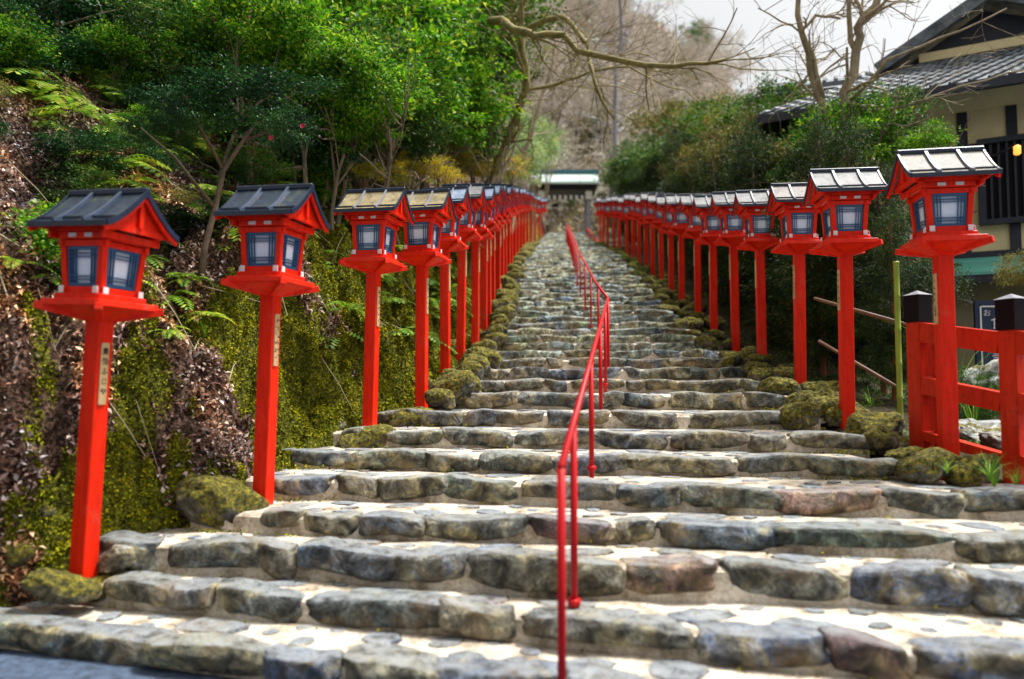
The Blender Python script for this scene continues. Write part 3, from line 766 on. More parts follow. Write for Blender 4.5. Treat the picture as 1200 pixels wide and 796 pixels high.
# ---------------------------------------------------------------- mossy rocks
rockmesh = []
for q in range(7):
    A, Q = stone_mesh_data(1, .8, .65, 50+q*3, (18,14,12), .30, 2.6, facets=8)
    me = MB().add(A.tolist(), Q).mesh('rock'); me.polygons.foreach_set('use_smooth', [True]*len(me.polygons)); rockmesh.append(me)
def rock(x, y, z, w_, label, group, mat='moss_stone', sz=1.0, name='mossy_rock'):
    o = bpy.data.objects.new(name, random.choice(rockmesh).copy()); COL.objects.link(o)
    o.data.materials.append(M[mat])
    o.location = (x,y,z); o.scale = (w_, w_*random.uniform(.8,1.1), w_*sz); o.rotation_euler = (random.uniform(-.15,.15),random.uniform(-.15,.15),random.uniform(-.4,.4)+(3.14 if random.random()<.5 else 0))
    tag(o, label, 'rock', group); return o
random.seed(5)
GL = 'small mossy rocks along the left edge of the steps'; GR = 'small mossy rocks along the right edge of the steps'
ll = 'small moss-covered rock edging the left side of the steps'; lr = 'small moss-covered rock edging the right side of the steps'
def rpx(px, py, d, w_, label, g, mat='moss_stone', sz=1.0):
    p = W(px,py,d); return rock(p.x,p.y,p.z,w_,label,g,mat,sz)
rpx(262,590,5.35,.62,'largest mossy boulder, just left of the second lantern post on the left', None, sz=.9)
rpx(75,688,4.45,.42,'dark mossy boulder in front of the nearest left lantern post', None, sz=.55)
rpx(140,655,4.75,.26,'small dark round rock right of the base of the nearest left lantern post', None, 'stone')
rpx(55,668,4.9,.5,'flat grey rock left of the base of the nearest left lantern post', None, 'stone', .6)
rpx(385,505,7.2,.36,'grey rock left of the base of the third left lantern post', None, 'stone')
rpx(430,517,6.95,.55,'low brown mossy rock in front of the third left lantern post', None, sz=.7)
rpx(480,490,7.7,.5,'long mossy rock below the fourth left lantern post', None, sz=.6)
rpx(1020,500,6.6,.5,'round mossy rock right of the second right lantern post', None, sz=.9)
rpx(1040,518,6.25,.34,'small yellow-green mossy rock left of the nearest right lantern post', None)
rpx(1085,545,5.5,.42,'dark mossy rock left of the base of the nearest right lantern post', None, sz=.8)
rpx(1140,552,5.35,.36,'mossy rock right of the base of the nearest right lantern post', None, sz=.9)
rpx(1062,535,5.8,.3,'low mossy rock at the end of the step beside the red fence', None, sz=.7)
rpx(965,478,7.3,.4,'mossy rock in front of the third right lantern post', None, sz=.8)
for px_, py_, w_, lab in ((232,505,.22,'dark wet rock half buried in moss between the two nearest left lanterns'),(165,600,.26,'small grey rock sunk in the bank right of the nearest left lantern post'),(190,560,.2,'dark rock in the mossy bank above the lowest steps'),(45,590,.3,'dark rock in the bank at the lower left edge'),(20,640,.35,'dark rock at the lower left corner of the bank'),(350,480,.18,'small dark rock in the moss left of the third left lantern'),(130,500,.16,'small stone in the moss behind the nearest left lantern post')):
    for dd in np.arange(4.2, 12, .03):
        p = W(px_,py_,dd)
        if G_left(p.x,p.y) > p.z: break
    rock(p.x-.06,p.y+.05,p.z-.06,w_*.85,lab,None,'stone' if 'grey' in lab else 'moss_stone',.8)
Yv = 7.9
while Yv < 34:
    x = float(XL(Yv)); z = surf(Yv)
    rock(x+random.uniform(.18,.38), Yv, z+.02, random.uniform(.30,.55)*(1 if Yv < 14 else 1.1), ll, GL, sz=random.uniform(.7,1.1))
    if random.random() < .5: rock(x-random.uniform(.1,.4), Yv+.2, z+.05, random.uniform(.3,.45), ll, GL)
    Yv += random.uniform(.42,.7)*(1 if Yv < 16 else 1.5)
Yv = 7.2
while Yv < 34:
    x = float(XR(Yv)); z = surf(Yv)
    for off in ((-.35,.1) if Yv < 22 else (-.25,)):
        rock(x+off+random.uniform(-.12,.12), Yv+random.uniform(-.1,.1), z+.02, random.uniform(.28,.5), lr, GR, sz=random.uniform(.7,1.1))
    Yv += random.uniform(.5,.8)*(1 if Yv < 16 else 1.5)

# ---------------------------------------------------------------- ground cover on the bank (stuff)
def stuff(name, P, L, Wd, mat, label, cat, up=.8, **kw):
    V, idx = leaf_cloud(P, L, Wd, up, **kw); o = link(name, np_mesh(name, V, 4, idx), mat); tag(o, label, cat, kind='stuff'); return o
def bank_points(n, y0, y1, t0, t1, yp=1.7):
    Y = y0+(y1-y0)*rng.random(n)**yp; t = t0+(t1-t0)*rng.random(n)
    X = XL(Y)-t
    return X, Y, t
X, Y, t = bank_points(620000, 3.2, 18, .0, 2.2, 1.5)
mk = mossmask(X,Y,t); cu = cushions(X,Y)
keep = (mk > -.02) & (cu > .10+.2*fbm(X*9,Y*9,2,2))
X, Y, t = X[keep], Y[keep], t[keep]
P = np.stack([X,Y,G_left(X,Y)+.004], 1)
stuff('moss', P, rng.uniform(.014,.030,len(P)), rng.uniform(.013,.024,len(P)), M['moss_fine'], 'yellow-green moss covering the foot of the left bank', 'moss', .5)
X, Y, t = bank_points(430000, 3.2, 20, .3, 6.5)
keep = (mossmask(X,Y,t) < .10) & (fbm(X*3,Y*3,8,2) > .27)
X, Y = X[keep], Y[keep]
P = np.stack([X,Y,G_left(X,Y)+.010+rng.random(len(X))*.02], 1)
stuff('leaf_litter', P, rng.uniform(.03,.075,len(P)), rng.uniform(.014,.036,len(P)), M['litter'], 'brown and pinkish dead leaves strewn over the left bank', 'leaves', .7)
# twigs in litter
mb = MB()
for q in range(170):
    Yq = random.uniform(4,11); tq = random.uniform(.6,4.5); Xq = float(XL(Yq))-tq; a = random.uniform(0,6.28); Lq = random.uniform(.2,.7)
    p1 = Vector((Xq,Yq,float(G_left(Xq,Yq))+.03)); x2, y2 = Xq+math.cos(a)*Lq, Yq+math.sin(a)*Lq
    p2 = Vector((x2,y2,float(G_left(x2,y2))+.04)); mid = (p1+p2)/2+Vector((0,0,random.uniform(.0,.06)))
    mb.tube([p1,mid,p2], [.007,.005,.002], 4)
tag(mb.build('fallen_twigs', M['bark_pale']), 'fallen dry twigs lying on the left bank', 'twigs', kind='stuff')
# right side ground cover
n = 50000; Y = 5+20*rng.random(n)**1.5; X = XR(Y)+rng.uniform(-.1,3.5,n)
P = np.stack([X,Y,G_right(X,Y)+.01],1); kp = fbm(X*2,Y*2,1,2) > .42; P = P[kp]
stuff('ground_cover', P, rng.uniform(.02,.06,len(P)), rng.uniform(.012,.03,len(P)), M['lf_mid'], 'low green ground cover under the right hedge', 'ground cover', .6)

PP = []; LP_ = []
for k in range(1, min(NS, 42)):
    d, z, s_, xa, xb = steps[k]
    for q in range(260 if k < 16 else 130):
        e = abs(random.gauss(0,1))*.35 if random.random() < .8 else random.uniform(0, xb-xa)
        x = xa+e if random.random() < .55 else xb-e
        if x < xa or x > xb: continue
        y = nose(k,x)-.015-abs(random.gauss(0,1))*.02; PP.append((x, y, steps[k-1][1]-.008+random.uniform(0,.03)))
    for q in range(5 if k < 16 else 3):
        x = random.uniform(xa, xb) if random.random() < .4 else xa+abs(random.gauss(0,.5)); y = nose(k,x)+random.uniform(.05,.5)
        if k+1 < NS and y < nose(k+1,x)-.02: LP_.append((x,y,z+.012))
stuff('joint_moss', np.array(PP), rng.uniform(.012,.035,len(PP)), rng.uniform(.01,.02,len(PP)), M['moss_fine'], 'thin lines of moss growing where treads meet risers', 'moss', .5)
stuff('fallen_leaves', np.array(LP_), rng.uniform(.03,.06,len(LP_)), rng.uniform(.015,.03,len(LP_)), M['litter'], 'scattered dead leaves lying on the stone treads', 'leaves', 1.2)
# ---------------------------------------------------------------- plants
def fern_mesh(nf, L):
    mb = MB(); 
    for i in range(nf):
        a = 6.283*i/nf+random.uniform(-.3,.3); le = L*random.uniform(.7,1.1); el = random.uniform(.5,1.1)
        pts = []
        for j in range(13):
            t_ = j/12; r = le*t_*math.cos(el*(1-t_*.3)); z_ = le*(math.sin(el)*t_-.75*t_*t_)
            pts.append(Vector((math.cos(a)*r, math.sin(a)*r, z_)))
        mb.tube(pts[::3], [.004,.003,.002,.002,.001][:len(pts[::3])], 3, caps=False)
        for j in range(2,13):
            p = pts[j]; d = (pts[j]-pts[j-1]).normalized(); sd = d.cross(Vector((0,0,1))).normalized()
            wl = le*.26*math.sin(math.pi*min(1,(1-(j/12))*.85+.12))+.01; wd = le*.045
            for sg in (-1,1):
                tip = p+sd*sg*wl+d*wl*.35-Vector((0,0,wl*.25)); m_ = (p+tip)/2
                mb.add([p-d*wd*.5, m_-d*wd+Vector((0,0,.003)), tip, m_+d*wd], [(0,1,2,3)])
    return mb.mesh('fern')
def grass_mesh(nb, L, wd=.012):
    mb = MB()
    for i in range(nb):
        a = random.uniform(0,6.283); le = L*random.uniform(.5,1.1); lean = random.uniform(.2,1.1)
        prev = None; c = Vector((math.cos(a),math.sin(a),0)); sd = Vector((-math.sin(a),math.cos(a),0)); vs = []
        for j in range(6):
            t_ = j/5; p = c*(le*lean*t_**1.5+.02)+Vector((0,0,le*(t_-.55*lean*t_*t_))); w2 = wd*(1-t_)*.5+.001
            vs += [p-sd*w2, p+sd*w2]
        mb.add(vs, [(2*j,2*j+1,2*j+3,2*j+2) for j in range(5)])
    return mb.mesh('grass')
random.seed(9)
ferns = [fern_mesh(random.randint(5,9), 1.0) for _ in range(4)]; grs = [grass_mesh(28,1.0) for _ in range(3)]
for m_ in ferns: m_.materials.append(M['fern'])
for m_ in grs: m_.materials.append(M['grass'])
def plant(me, name, x, y, z, sc, label, group, cat='plant'):
    o = bpy.data.objects.new(name, me); COL.objects.link(o); o.location = (x,y,z); o.scale = (sc,sc,sc); o.rotation_euler = (0,0,random.uniform(0,6.28)); tag(o, label, cat, group); return o
cnt = 0
for q in range(190):
    Yq = random.uniform(5.0,14); tq = random.uniform(1.6,5.5) if q < 165 else random.uniform(.8,2)
    if Yq > 9: tq = random.uniform(.4,4)
    Xq = float(XL(Yq))-tq
    plant(random.choice(ferns), 'fern', Xq, Yq, float(G_left(Xq,Yq)), random.uniform(.2,.6)*(1.15 if Yq > 7 else .8), 'arching green fern growing on the slope left of the lanterns', 'ferns on the left slope', 'fern')
for px, py, d, sc in ((205,350,5.9,.34),(185,175,8,.55),(60,150,7,.5),(120,140,7.5,.5),(225,330,6,.3)):
    for dd in np.arange(d-2, d+5, .1):
        p = W(px,py,dd)
        if G_left(p.x,p.y) > p.z: break
    plant(random.choice(ferns), 'fern', p.x, p.y, p.z, sc, 'arching green fern growing on the slope left of the lanterns', 'ferns on the left slope', 'fern')
def onbank(px, py, d0):
    for dd in np.arange(d0, d0+12, .05):
        p = W(px,py,dd)
        if G_left(p.x,p.y) > p.z-.02: return p
    return W(px,py,d0+2)
for px, py, lab in ((203,400,'tuft of long grass on the bank right of the nearest left lantern'),(240,395,'small grass tuft beside the second left lantern post'),(395,330,'grass tuft between the second and third left lanterns')):
    p = onbank(px,py,4.3); plant(random.choice(grs), 'grass_tuft', p.x,p.y,p.z,.26,lab,None,'grass')
for px, py, d, sc, lab in ((1165,562,5.0,.30,'broad-leaved grass tuft at the foot of the right fence post'),(1190,560,4.9,.28,'grass tuft at the right edge below the fence'),(1030,495,6.8,.3,'grass tuft behind the round mossy rock'),(1100,540,5.75,.22,'grass tuft behind the nearest right lantern post'),(1020,470,7.4,.28,'grass tuft beside the third right lantern post'),(800,330,16,.5,'grass tuft beside the far right lanterns')):
    p = W(px,py,d); plant(random.choice(grs), 'grass_tuft', p.x,p.y,p.z-.05,sc,lab,None,'grass')

# ---------------------------------------------------------------- trees
def crown_pts(nclump, per, R, sig=.16, shell=.55):
    C = rng.normal(size=(nclump,3)); C /= np.linalg.norm(C,axis=1)[:,None]
    C *= (shell+(1-shell)*rng.random(nclump))[:,None]
    a_, b_ = rng.uniform(0,50,2); C *= (.5+1.0*vnoise(C[:,0]*1.8+a_, C[:,1]*1.8+b_, C[:,2]*1.8))[:,None]
    sz = rng.uniform(.5,1.6,nclump)
    P = np.repeat(C, per, 0) + rng.normal(size=(nclump*per,3))*sig*np.repeat(sz,per)[:,None]*np.array([1,1,.6])
    return P*np.array(R)
def crown_mesh(name, nclump, per, R, L, Wd, up=.5, sig=.16, shell=.45, droop=0.0):
    P = crown_pts(nclump, per, R, sig, shell); n = len(P)
    out = P/np.array(R)+rng.normal(size=(n,3))*.8
    V, idx = leaf_cloud(P, rng.uniform(.6,1.3,n)*L, rng.uniform(.6,1.3,n)*Wd, up, dirs=out, droop=droop)
    return np_mesh(name, V, 4, idx)
def branch_tree(mb, p, d, r, L, depth, rs, kids=3, gravity=.0, twist=.45, seg=4, minr=.003):
    pts = [p.copy()]; rad = [r]; cur = p.copy(); dd = d.normalized()
    for i in range(seg):
        dd = (dd+Vector((rs.gauss(0,1),rs.gauss(0,1),rs.gauss(0,1)))*.16+Vector((0,0,gravity))).normalized()
        cur = cur+dd*L/seg; pts.append(cur.copy()); rad.append(max(minr, r*(1-.45*(i+1)/seg)))
    mb.tube(pts, rad, 6 if r > .03 else 4 if r > .01 else 3, caps=False)
    if depth <= 0: return
    for q in range(kids):
        f_ = rs.uniform(.35,1); i = min(seg-1, int(f_*seg)); bp = pts[i].lerp(pts[i+1], f_*seg-i if f_ < 1 else 1)
        nd = (dd+Vector((rs.gauss(0,1),rs.gauss(0,1),rs.gauss(0,.7)))*twist*1.3).normalized()
        branch_tree(mb, bp, nd, max(minr, rad[i]*.62), L*rs.uniform(.55,.8), depth-1, rs, kids, gravity, twist, seg, minr)
CR = {}
CR['bright'] = [crown_mesh('c', 60, 110, (1,1,.8), .10, .05, .5, .15) for _ in range(3)]
CR['dark'] = [crown_mesh('c', 55, 120, (1,1,.8), .085, .04, .7, .14) for _ in range(2)]
CR['mid'] = [crown_mesh('c', 60, 110, (1,1,.85), .09, .04, .5, .15) for _ in range(2)]
CR['conifer'] = [crown_mesh('c', 70, 120, (1,1,1), .11, .018, .3, .13, droop=.35) for _ in range(3)]
CR['olive'] = [crown_mesh('c', 50, 80, (1,1,.8), .09, .045, .5, .16) for _ in range(2)]
def make_trunk(kind, rs, h):
    mb = MB()
    branch_tree(mb, Vector((0,0,-.3)), Vector((rs.uniform(-.2,.2),rs.uniform(-.2,.2),1)), .06, h*.75, 2, rs, 4, .02, .5, 5)
    return mb
TK = [make_trunk('x', random.Random(q), 2.4).mesh('trunk') for q in range(4)]
def tree(name, base, cz, R, kind, leafmat, barkmat, label, group, cat='tree', tk=True):
    """base: Vector ground point; cz: crown centre world z; R: crown radii tuple"""
    t = tag(empty(name, base, random.uniform(0,6.28)), label, cat, group)
    if tk:
        h = cz-base.z+R[2]*.3
        o = bpy.data.objects.new('trunk', random.choice(TK)); COL.objects.link(o); o.parent = t
        if len(o.data.materials) == 0: o.data.materials.append(M['bark'])
        o.material_slots[0].link = 'OBJECT'; o.material_slots[0].material = M[barkmat]
        sc = h/2.2; o.scale = (min(sc,1.3)*.6,min(sc,1.3)*.6,sc)
    o = bpy.data.objects.new('crown', random.choice(CR[kind])); COL.objects.link(o); o.parent = t
    if len(o.data.materials) == 0: o.data.materials.append(M['lf_mid'])
    o.material_slots[0].link = 'OBJECT'; o.material_slots[0].material = M[leafmat]
    o.location = (0,0,cz-base.z); o.scale = R
    return t
random.seed(33)
def ltree(px, py, d, R, kind, lm, bm_, name, label, group):
    p = W(px,py,d); gz = float(G_left(p.x,p.y)) if p.x < XL(d) else float(zp(d))
    gz = min(gz, p.z-.2)
    return tree(name, Vector((p.x,p.y,gz)), p.z, R, kind, lm, bm_, label, group)
gb = 'bright green trees crowding the left slope'; lb = 'bright green leafy tree high on the left slope'
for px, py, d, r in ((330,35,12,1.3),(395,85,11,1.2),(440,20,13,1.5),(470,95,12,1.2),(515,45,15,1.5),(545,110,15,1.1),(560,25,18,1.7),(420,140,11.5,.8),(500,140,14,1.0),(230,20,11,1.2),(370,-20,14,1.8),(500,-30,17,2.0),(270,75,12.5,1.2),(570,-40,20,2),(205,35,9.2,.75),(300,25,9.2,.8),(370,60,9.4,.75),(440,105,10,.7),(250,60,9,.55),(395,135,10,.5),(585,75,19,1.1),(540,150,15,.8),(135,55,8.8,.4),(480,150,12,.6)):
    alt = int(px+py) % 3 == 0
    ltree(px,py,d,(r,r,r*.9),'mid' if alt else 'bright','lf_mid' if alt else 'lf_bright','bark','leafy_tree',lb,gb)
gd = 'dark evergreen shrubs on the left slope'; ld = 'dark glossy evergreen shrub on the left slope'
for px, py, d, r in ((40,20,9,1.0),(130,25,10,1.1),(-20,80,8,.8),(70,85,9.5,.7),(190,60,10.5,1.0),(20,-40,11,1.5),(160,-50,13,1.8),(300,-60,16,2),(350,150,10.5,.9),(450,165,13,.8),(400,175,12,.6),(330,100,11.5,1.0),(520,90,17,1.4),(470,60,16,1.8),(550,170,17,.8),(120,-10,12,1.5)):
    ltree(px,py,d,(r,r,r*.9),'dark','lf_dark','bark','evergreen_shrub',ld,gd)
for q in range(46):
    Yq = random.uniform(6,12); tq = random.uniform(1.7,5.5); Xq = float(XL(Yq))-tq; gz = float(G_left(Xq,Yq)); r = random.uniform(.2,.5)
    kd, lm = random.choice((('mid','lf_mid'),('dark','lf_dark'),('dark','lf_dark'),('bright','lf_bright'),('olive','lf_olive')))
    tree('low_shrub', Vector((Xq,Yq,gz)), gz+r*.6, (r,r,r*.75), kd, lm, 'bark', 'low leafy shrub growing among the ferns of the left slope', 'low shrubs among the ferns', 'shrub', tk=False)
for px_, py_, sc_ in ((200,352,.36),(215,330,.3),(245,372,.24),(60,330,.3),(385,300,.3),(350,340,.24),(150,330,.26),(20,310,.3),(410,250,.35),(455,330,.25)):
    for dd in np.arange(4.4, 14, .03):
        p = W(px_,py_,dd)
        if G_left(p.x,p.y) > p.z: break
    plant(random.choice(ferns), 'fern', p.x, p.y, p.z, sc_, 'arching green fern growing on the slope left of the lanterns', 'ferns on the left slope', 'fern')
# camellia with bending trunk
cb = onbank(233,338,5.2); C0 = cb
cam_t = tag(empty('camellia_tree', C0), 'dark-leaved camellia with crooked stem and red flowers behind the second left lantern', 'tree')
def keep_world(o, t): o.matrix_parent_inverse = Matrix.Translation(t.location).inverted()
dC = C0.y
path = [C0-Vector((0,0,.2)), W(240,290,dC+.1), W(252,245,dC+.2), W(262,200,dC+.3), W(285,165,dC+.4), W(310,130,dC+.5)]
mb = MB(); mb.tube(path, [.036,.032,.029,.025,.02,.013], 7)
mb.tube([W(262,200,dC+.3), W(235,150,dC+.1), W(215,110,dC)], [.02,.014,.008], 6); mb.tube([W(252,245,dC+.2), W(205,185,dC-.1), W(165,150,dC-.2)], [.02,.015,.008], 6)
mb.tube([W(285,165,dC+.4), W(330,150,dC+.6), W(360,160,dC+.8)], [.02,.015,.008], 5)
M['bark_dark'] = mat_simple('dark_bark', (.10,.065,.035), .85, .5, 9, .6)
o = mb.build('trunk', M['bark_dark'], cam_t, smooth=True); keep_world(o, cam_t)
o = bpy.data.objects.new('crown', CR['dark'][0].copy()); COL.objects.link(o); o.parent = cam_t; o.data.materials.clear(); o.data.materials.append(M['lf_dark'])
cc = W(285,115,dC+.5)-C0; o.location = cc; o.scale = (.75,.6,.45)
for (px,py,r_) in ((212,125,.34),(168,152,.22),(335,150,.32)):
    o = bpy.data.objects.new('crown', CR['dark'][1].copy()); COL.objects.link(o); o.parent = cam_t; o.data.materials.clear(); o.data.materials.append(M['lf_dark']); o.location = W(px,py,dC+.1)-C0; o.scale = (r_,r_,r_*.7)
for px, py in ((355,148),(318,162)):
    mb = MB(); c_ = W(px,py,dC-.15)
    for a in range(6):
        an = a*1.047; mb.add([c_, c_+Vector((math.cos(an)*.02,-.01,math.sin(an)*.02)), c_+Vector((math.cos(an+.5)*.026,-.02,math.sin(an+.5)*.026)), c_+Vector((math.cos(an+1)*.02,-.01,math.sin(an+1)*.02))], [(0,1,2,3)])
    o = mb.build('flower', M['petal'], cam_t); keep_world(o, cam_t)
# slender trunks seen on the slope
for i, (a, b, d, r, bm_, lab) in enumerate((((296,330),(291,-40),9.5,.055,'bark_red','straight red-brown trunk rising behind the second left lantern'),((424,230),(421,-30),12.5,.07,'bark_red','red-brown trunk rising behind the third left lantern'),
      ((375,215),(400,60),11,.035,'bark_pale','thin leaning stem between second and third left lanterns'),((470,225),(500,60),14,.05,'bark_pale','slender pale stem behind the fourth left lantern'),
      ((60,180),(75,-40),8.6,.045,'bark','thin dark stem at the far left of the slope'))):
    p0 = W(a[0],a[1],d); p0.z = float(G_left(p0.x,p0.y))-.2; p1 = W(b[0],b[1],d+.4)
    t = tag(empty('slender_tree', p0), lab, 'tree')
    mb = MB(); rs = random.Random(i); pts = [p0.lerp(p1,f_)+Vector((rs.uniform(-.05,.05),0,0))*(0 if f_ in (0,1) else 1) for f_ in (0,.2,.4,.6,.8,1)]
    mb.tube(pts, [r*(1-.1*j) for j in range(6)], 8)
    for f_ in (.5,.62,.75,.88): branch_tree(mb, p0.lerp(p1,f_), Vector((rs.uniform(-1,1),rs.uniform(-.5,.5),.5)), r*.35, 1.0, 1, rs, 3)
    o = mb.build('trunk', M[bm_], t, smooth=True); keep_world(o, t)
# yellow undergrowth near upper left posts
for px, py, d, r in ((462,205,11.5,.28),(505,196,13,.38),(535,182,15,.42),(560,200,17,.5),(485,172,14.5,.34),(590,195,22,.7),(430,200,10.5,.24),(520,205,12.5,.3),(475,192,12,.25)):
    ltree(px,py,d,(r,r,r*.7),'olive','lf_yellow','bark','yellow_bush','yellow-green bush just above the left lantern roofs','yellow bushes above the left lanterns')
for px, py, d, r in ((612,185,30,1.2),(625,170,36,1.4),(600,150,32,1.3),(640,160,46,1.2)):
    ltree(px,py,d,(r,r,r),'mid','lf_pale','bark_pale','pale_green_tree','pale green sapling left of the gate','pale green saplings left of the gate')

# right hedge of conifers
gc = 'dark conifers lining the right side of the steps'
for q, Yq in enumerate(np.arange(7.0, 34, 1.15)):
    x = float(XR(Yq))+random.uniform(1.1,1.8)+(.4 if Yq < 9 else 0); gz = float(G_right(x,Yq))
    if 600+F*(x+.6)/Yq > 1075: x = .47*Yq*1.16-.45
    if x < float(XR(Yq))+1.15: continue
    h = random.uniform(3.0,3.5) if Yq < 12 else random.uniform(3.3,4.6)
    t = tag(empty('conifer', (x,Yq,gz), random.uniform(0,6)), 'dark green conifer in the hedge behind the right lantern row', 'tree', gc)
    rs = random.Random(q+100); mb = MB(); mb.tube([(0,0,-.3),(.03,0,h*.5),(0,.03,h*.95)], [.05,.035,.012], 6)
    for b_ in range(14):
        zz = h*rs.uniform(.1,.95); an = rs.uniform(0,6.28); mb.tube([(0,0,zz),(math.cos(an)*.5,math.sin(an)*.5,zz-.05)], [.012,.005], 3)
    mb.build('trunk', M['bark_red'] if q % 3 else M['bark_pale'], t)
    for lv in range(3):
        kk = 'conifer' if (lv < 2 or rs.random() < .35) else rs.choice(['mid','olive','mid'])
        o = bpy.data.objects.new('crown', rs.choice(CR[kk])); COL.objects.link(o); o.parent = t
        if len(o.data.materials) == 0: o.data.materials.append(M['lf_conifer'])
        o.material_slots[0].link = 'OBJECT'; o.material_slots[0].material = M['lf_conifer'] if kk == 'conifer' else M['lf_olive'] if kk == 'olive' else M['lf_mid']
        r = (.95,.85,.6)[lv]*rs.uniform(.85,1.15); o.location = (rs.uniform(-.1,.1),rs.uniform(-.1,.1),h*(.28,.58,.86)[lv]); o.scale = (r,r,h*.24); o.rotation_euler = (0,0,rs.uniform(0,6))
for px, d, h, r in ((1000,9.4,3.4,.6),(1035,9.0,2.9,.5),(965,9.8,3.6,.6),(1048,8.2,2.2,.4)):
    p = W(px,440,d); gz = float(G_right(p.x,p.y))
    t = tag(empty('conifer', (p.x,p.y,gz)), 'dark green conifer in the hedge behind the right lantern row', 'tree', gc)
    MB().tube([(0,0,-.3),(.02,0,h*.5),(0,.02,h*.95)], [.04,.03,.012], 6).build('trunk', M['bark_red'], t)
    for f_, rr_ in ((.2,.8),(.42,1),(.66,.9),(.88,.6)):
        o = bpy.data.objects.new('crown', random.choice(CR['conifer'])); COL.objects.link(o); o.parent = t
        o.material_slots[0].link = 'OBJECT'; o.material_slots[0].material = M['lf_conifer']
        o.location = (0,0,h*f_); o.scale = (r*rr_,r*rr_,h*.17); o.rotation_euler = (0,0,random.uniform(0,6))
# shrubs behind and above the hedge
for px, py, d, r, kind, lm, lab, g in (
    [(px,py,d,r,'mid','lf_mid','rounded green tree behind the right hedge','rounded trees behind the right hedge') for px,py,d,r in ((740,205,38,1.8),(770,195,32,1.7),(810,180,28,1.8),(850,170,24,1.7),(880,150,20,1.3),(915,150,17,1.2),(960,160,15,1.1),(1000,150,13,.9),(1035,165,12,.8),(830,210,22,1.1),(900,195,15,.8))]+
    [(px,py,d,r,'olive','lf_olive','olive-brown bushy tree behind the right hedge','olive trees behind the right hedge') for px,py,d,r in ((775,150,44,2.2),(790,135,46,1.6),(840,135,30,1.3),(930,185,14,.6),(870,185,18,.8))]+
    [(985,165,12,.8,'bright','lf_bright','bright green broadleaf shrub in front of the house eave',None),(1010,145,12.5,.6,'bright','lf_bright','small bright green shrub beside the house gable',None),(900,125,22,1.0,'dark','lf_conifer','dark green tree top left of the house roof',None),(1085,170,11,.4,'bright','lf_bright','green sprig of leaves against the cream wall',None)]):
    p = W(px,py,d); gz = float(G_right(p.x,p.y))
    tree('rounded_tree', Vector((p.x,p.y,min(gz,p.z-.5))), p.z, (r,r,r*.9), kind, lm, 'bark', lab, g)

# hand-placed bare trees
def poly_tree(name, label, base, limbs, barkmat, twigs=3, seed=0, tl=1.0):
    t = tag(empty(name, base), label, 'tree'); rs = random.Random(seed); mb = MB(); tw = MB()
    for pts, r0, r1 in limbs:
        P = [Vector(p) for p in pts]; n = len(P)
        # subdivide with jitter
        Q = []; 
        for i in range(n-1):
            for f_ in (0,.33,.66): Q.append(P[i].lerp(P[i+1], f_)+Vector((rs.gauss(0,1),rs.gauss(0,1),rs.gauss(0,1)))*r0*(.5 if f_ else 0))
        Q.append(P[-1]); m_ = len(Q)
        mb.tube(Q, [r0+(r1-r0)*i/(m_-1) for i in range(m_)], 8)
        for q in range(twigs*(n-1)):
            i = rs.randrange(m_//4, m_-1); d = (Q[i+1]-Q[i]).normalized()+Vector((rs.gauss(0,1),rs.gauss(0,1),rs.gauss(0,1)))*.7
            branch_tree(tw, Q[i], d, max(.006,r1*.6), tl*rs.uniform(.6,1.3), 2, rs, 3, -.01, .5, 4, .003)
    o = mb.build('trunk', M[barkmat], t, smooth=True); keep_world(o,t)
    if twigs: o = tw.build('twigs', M[barkmat], t); keep_world(o,t)
    return t
base = W(575,225,17); base.z = float(zp(17))
poly_tree('leaning_bare_tree', 'bare pale-barked tree leaning over the top of the steps from the left', base,
  [([base-Vector((0,0,.3)),W(573,215,17),W(590,175,17),W(607,135,16.5),W(617,95,16),W(612,40,16),W(620,-20,16)],.13,.06),
   ([W(607,135,16.5),W(618,105,16.3),W(655,98,16),W(690,85,15),W(760,78,15)],.05,.02),
   ([W(617,95,16),W(600,45,15),W(570,10,14)],.05,.03),
   ([W(575,25,14),W(615,38,13),W(640,40,13),W(700,65,12.5),W(790,78,12),W(850,70,12)],.09,.03),
   ([W(612,40,15),W(660,20,14),W(690,55,13.5),W(698,100,13),W(720,140,13)],.07,.02)],'bark_moss',4,3,1.1)
base = W(600,235,24); base.z = float(zp(24))
poly_tree('slim_bare_tree', 'slim pale leaning tree just left of the gate', base, [([base-Vector((0,0,.3)),W(600,215,24),W(622,160,24),W(640,100,24),W(650,30,24)],.10,.04)],'bark_pale',3,5,1.3)
base = W(720,225,48); base.z = float(zp(48))
poly_tree('white_trunk_tree', 'tall straight white-trunked tree right of the gate', base, [([base-Vector((0,0,.3)),W(720,190,48),W(722,100,48),W(728,20,48),W(722,-60,48)],.22,.08)],'pale_trunk' if 'pale_trunk' in M else 'cap_top',6,6,3.2)
base = W(640,240,43); base.z = float(zp(43))
poly_tree('thin_dark_tree', 'thin dark tree standing just in front of the gate', base, [([base,W(626,225,43),W(634,205,43),W(650,160,43),(W(660,120,43))],.10,.05)],'bark',2,7,1.5)
base = W(975,180,12.5); base.z = float(G_right(base.x, 12.5))
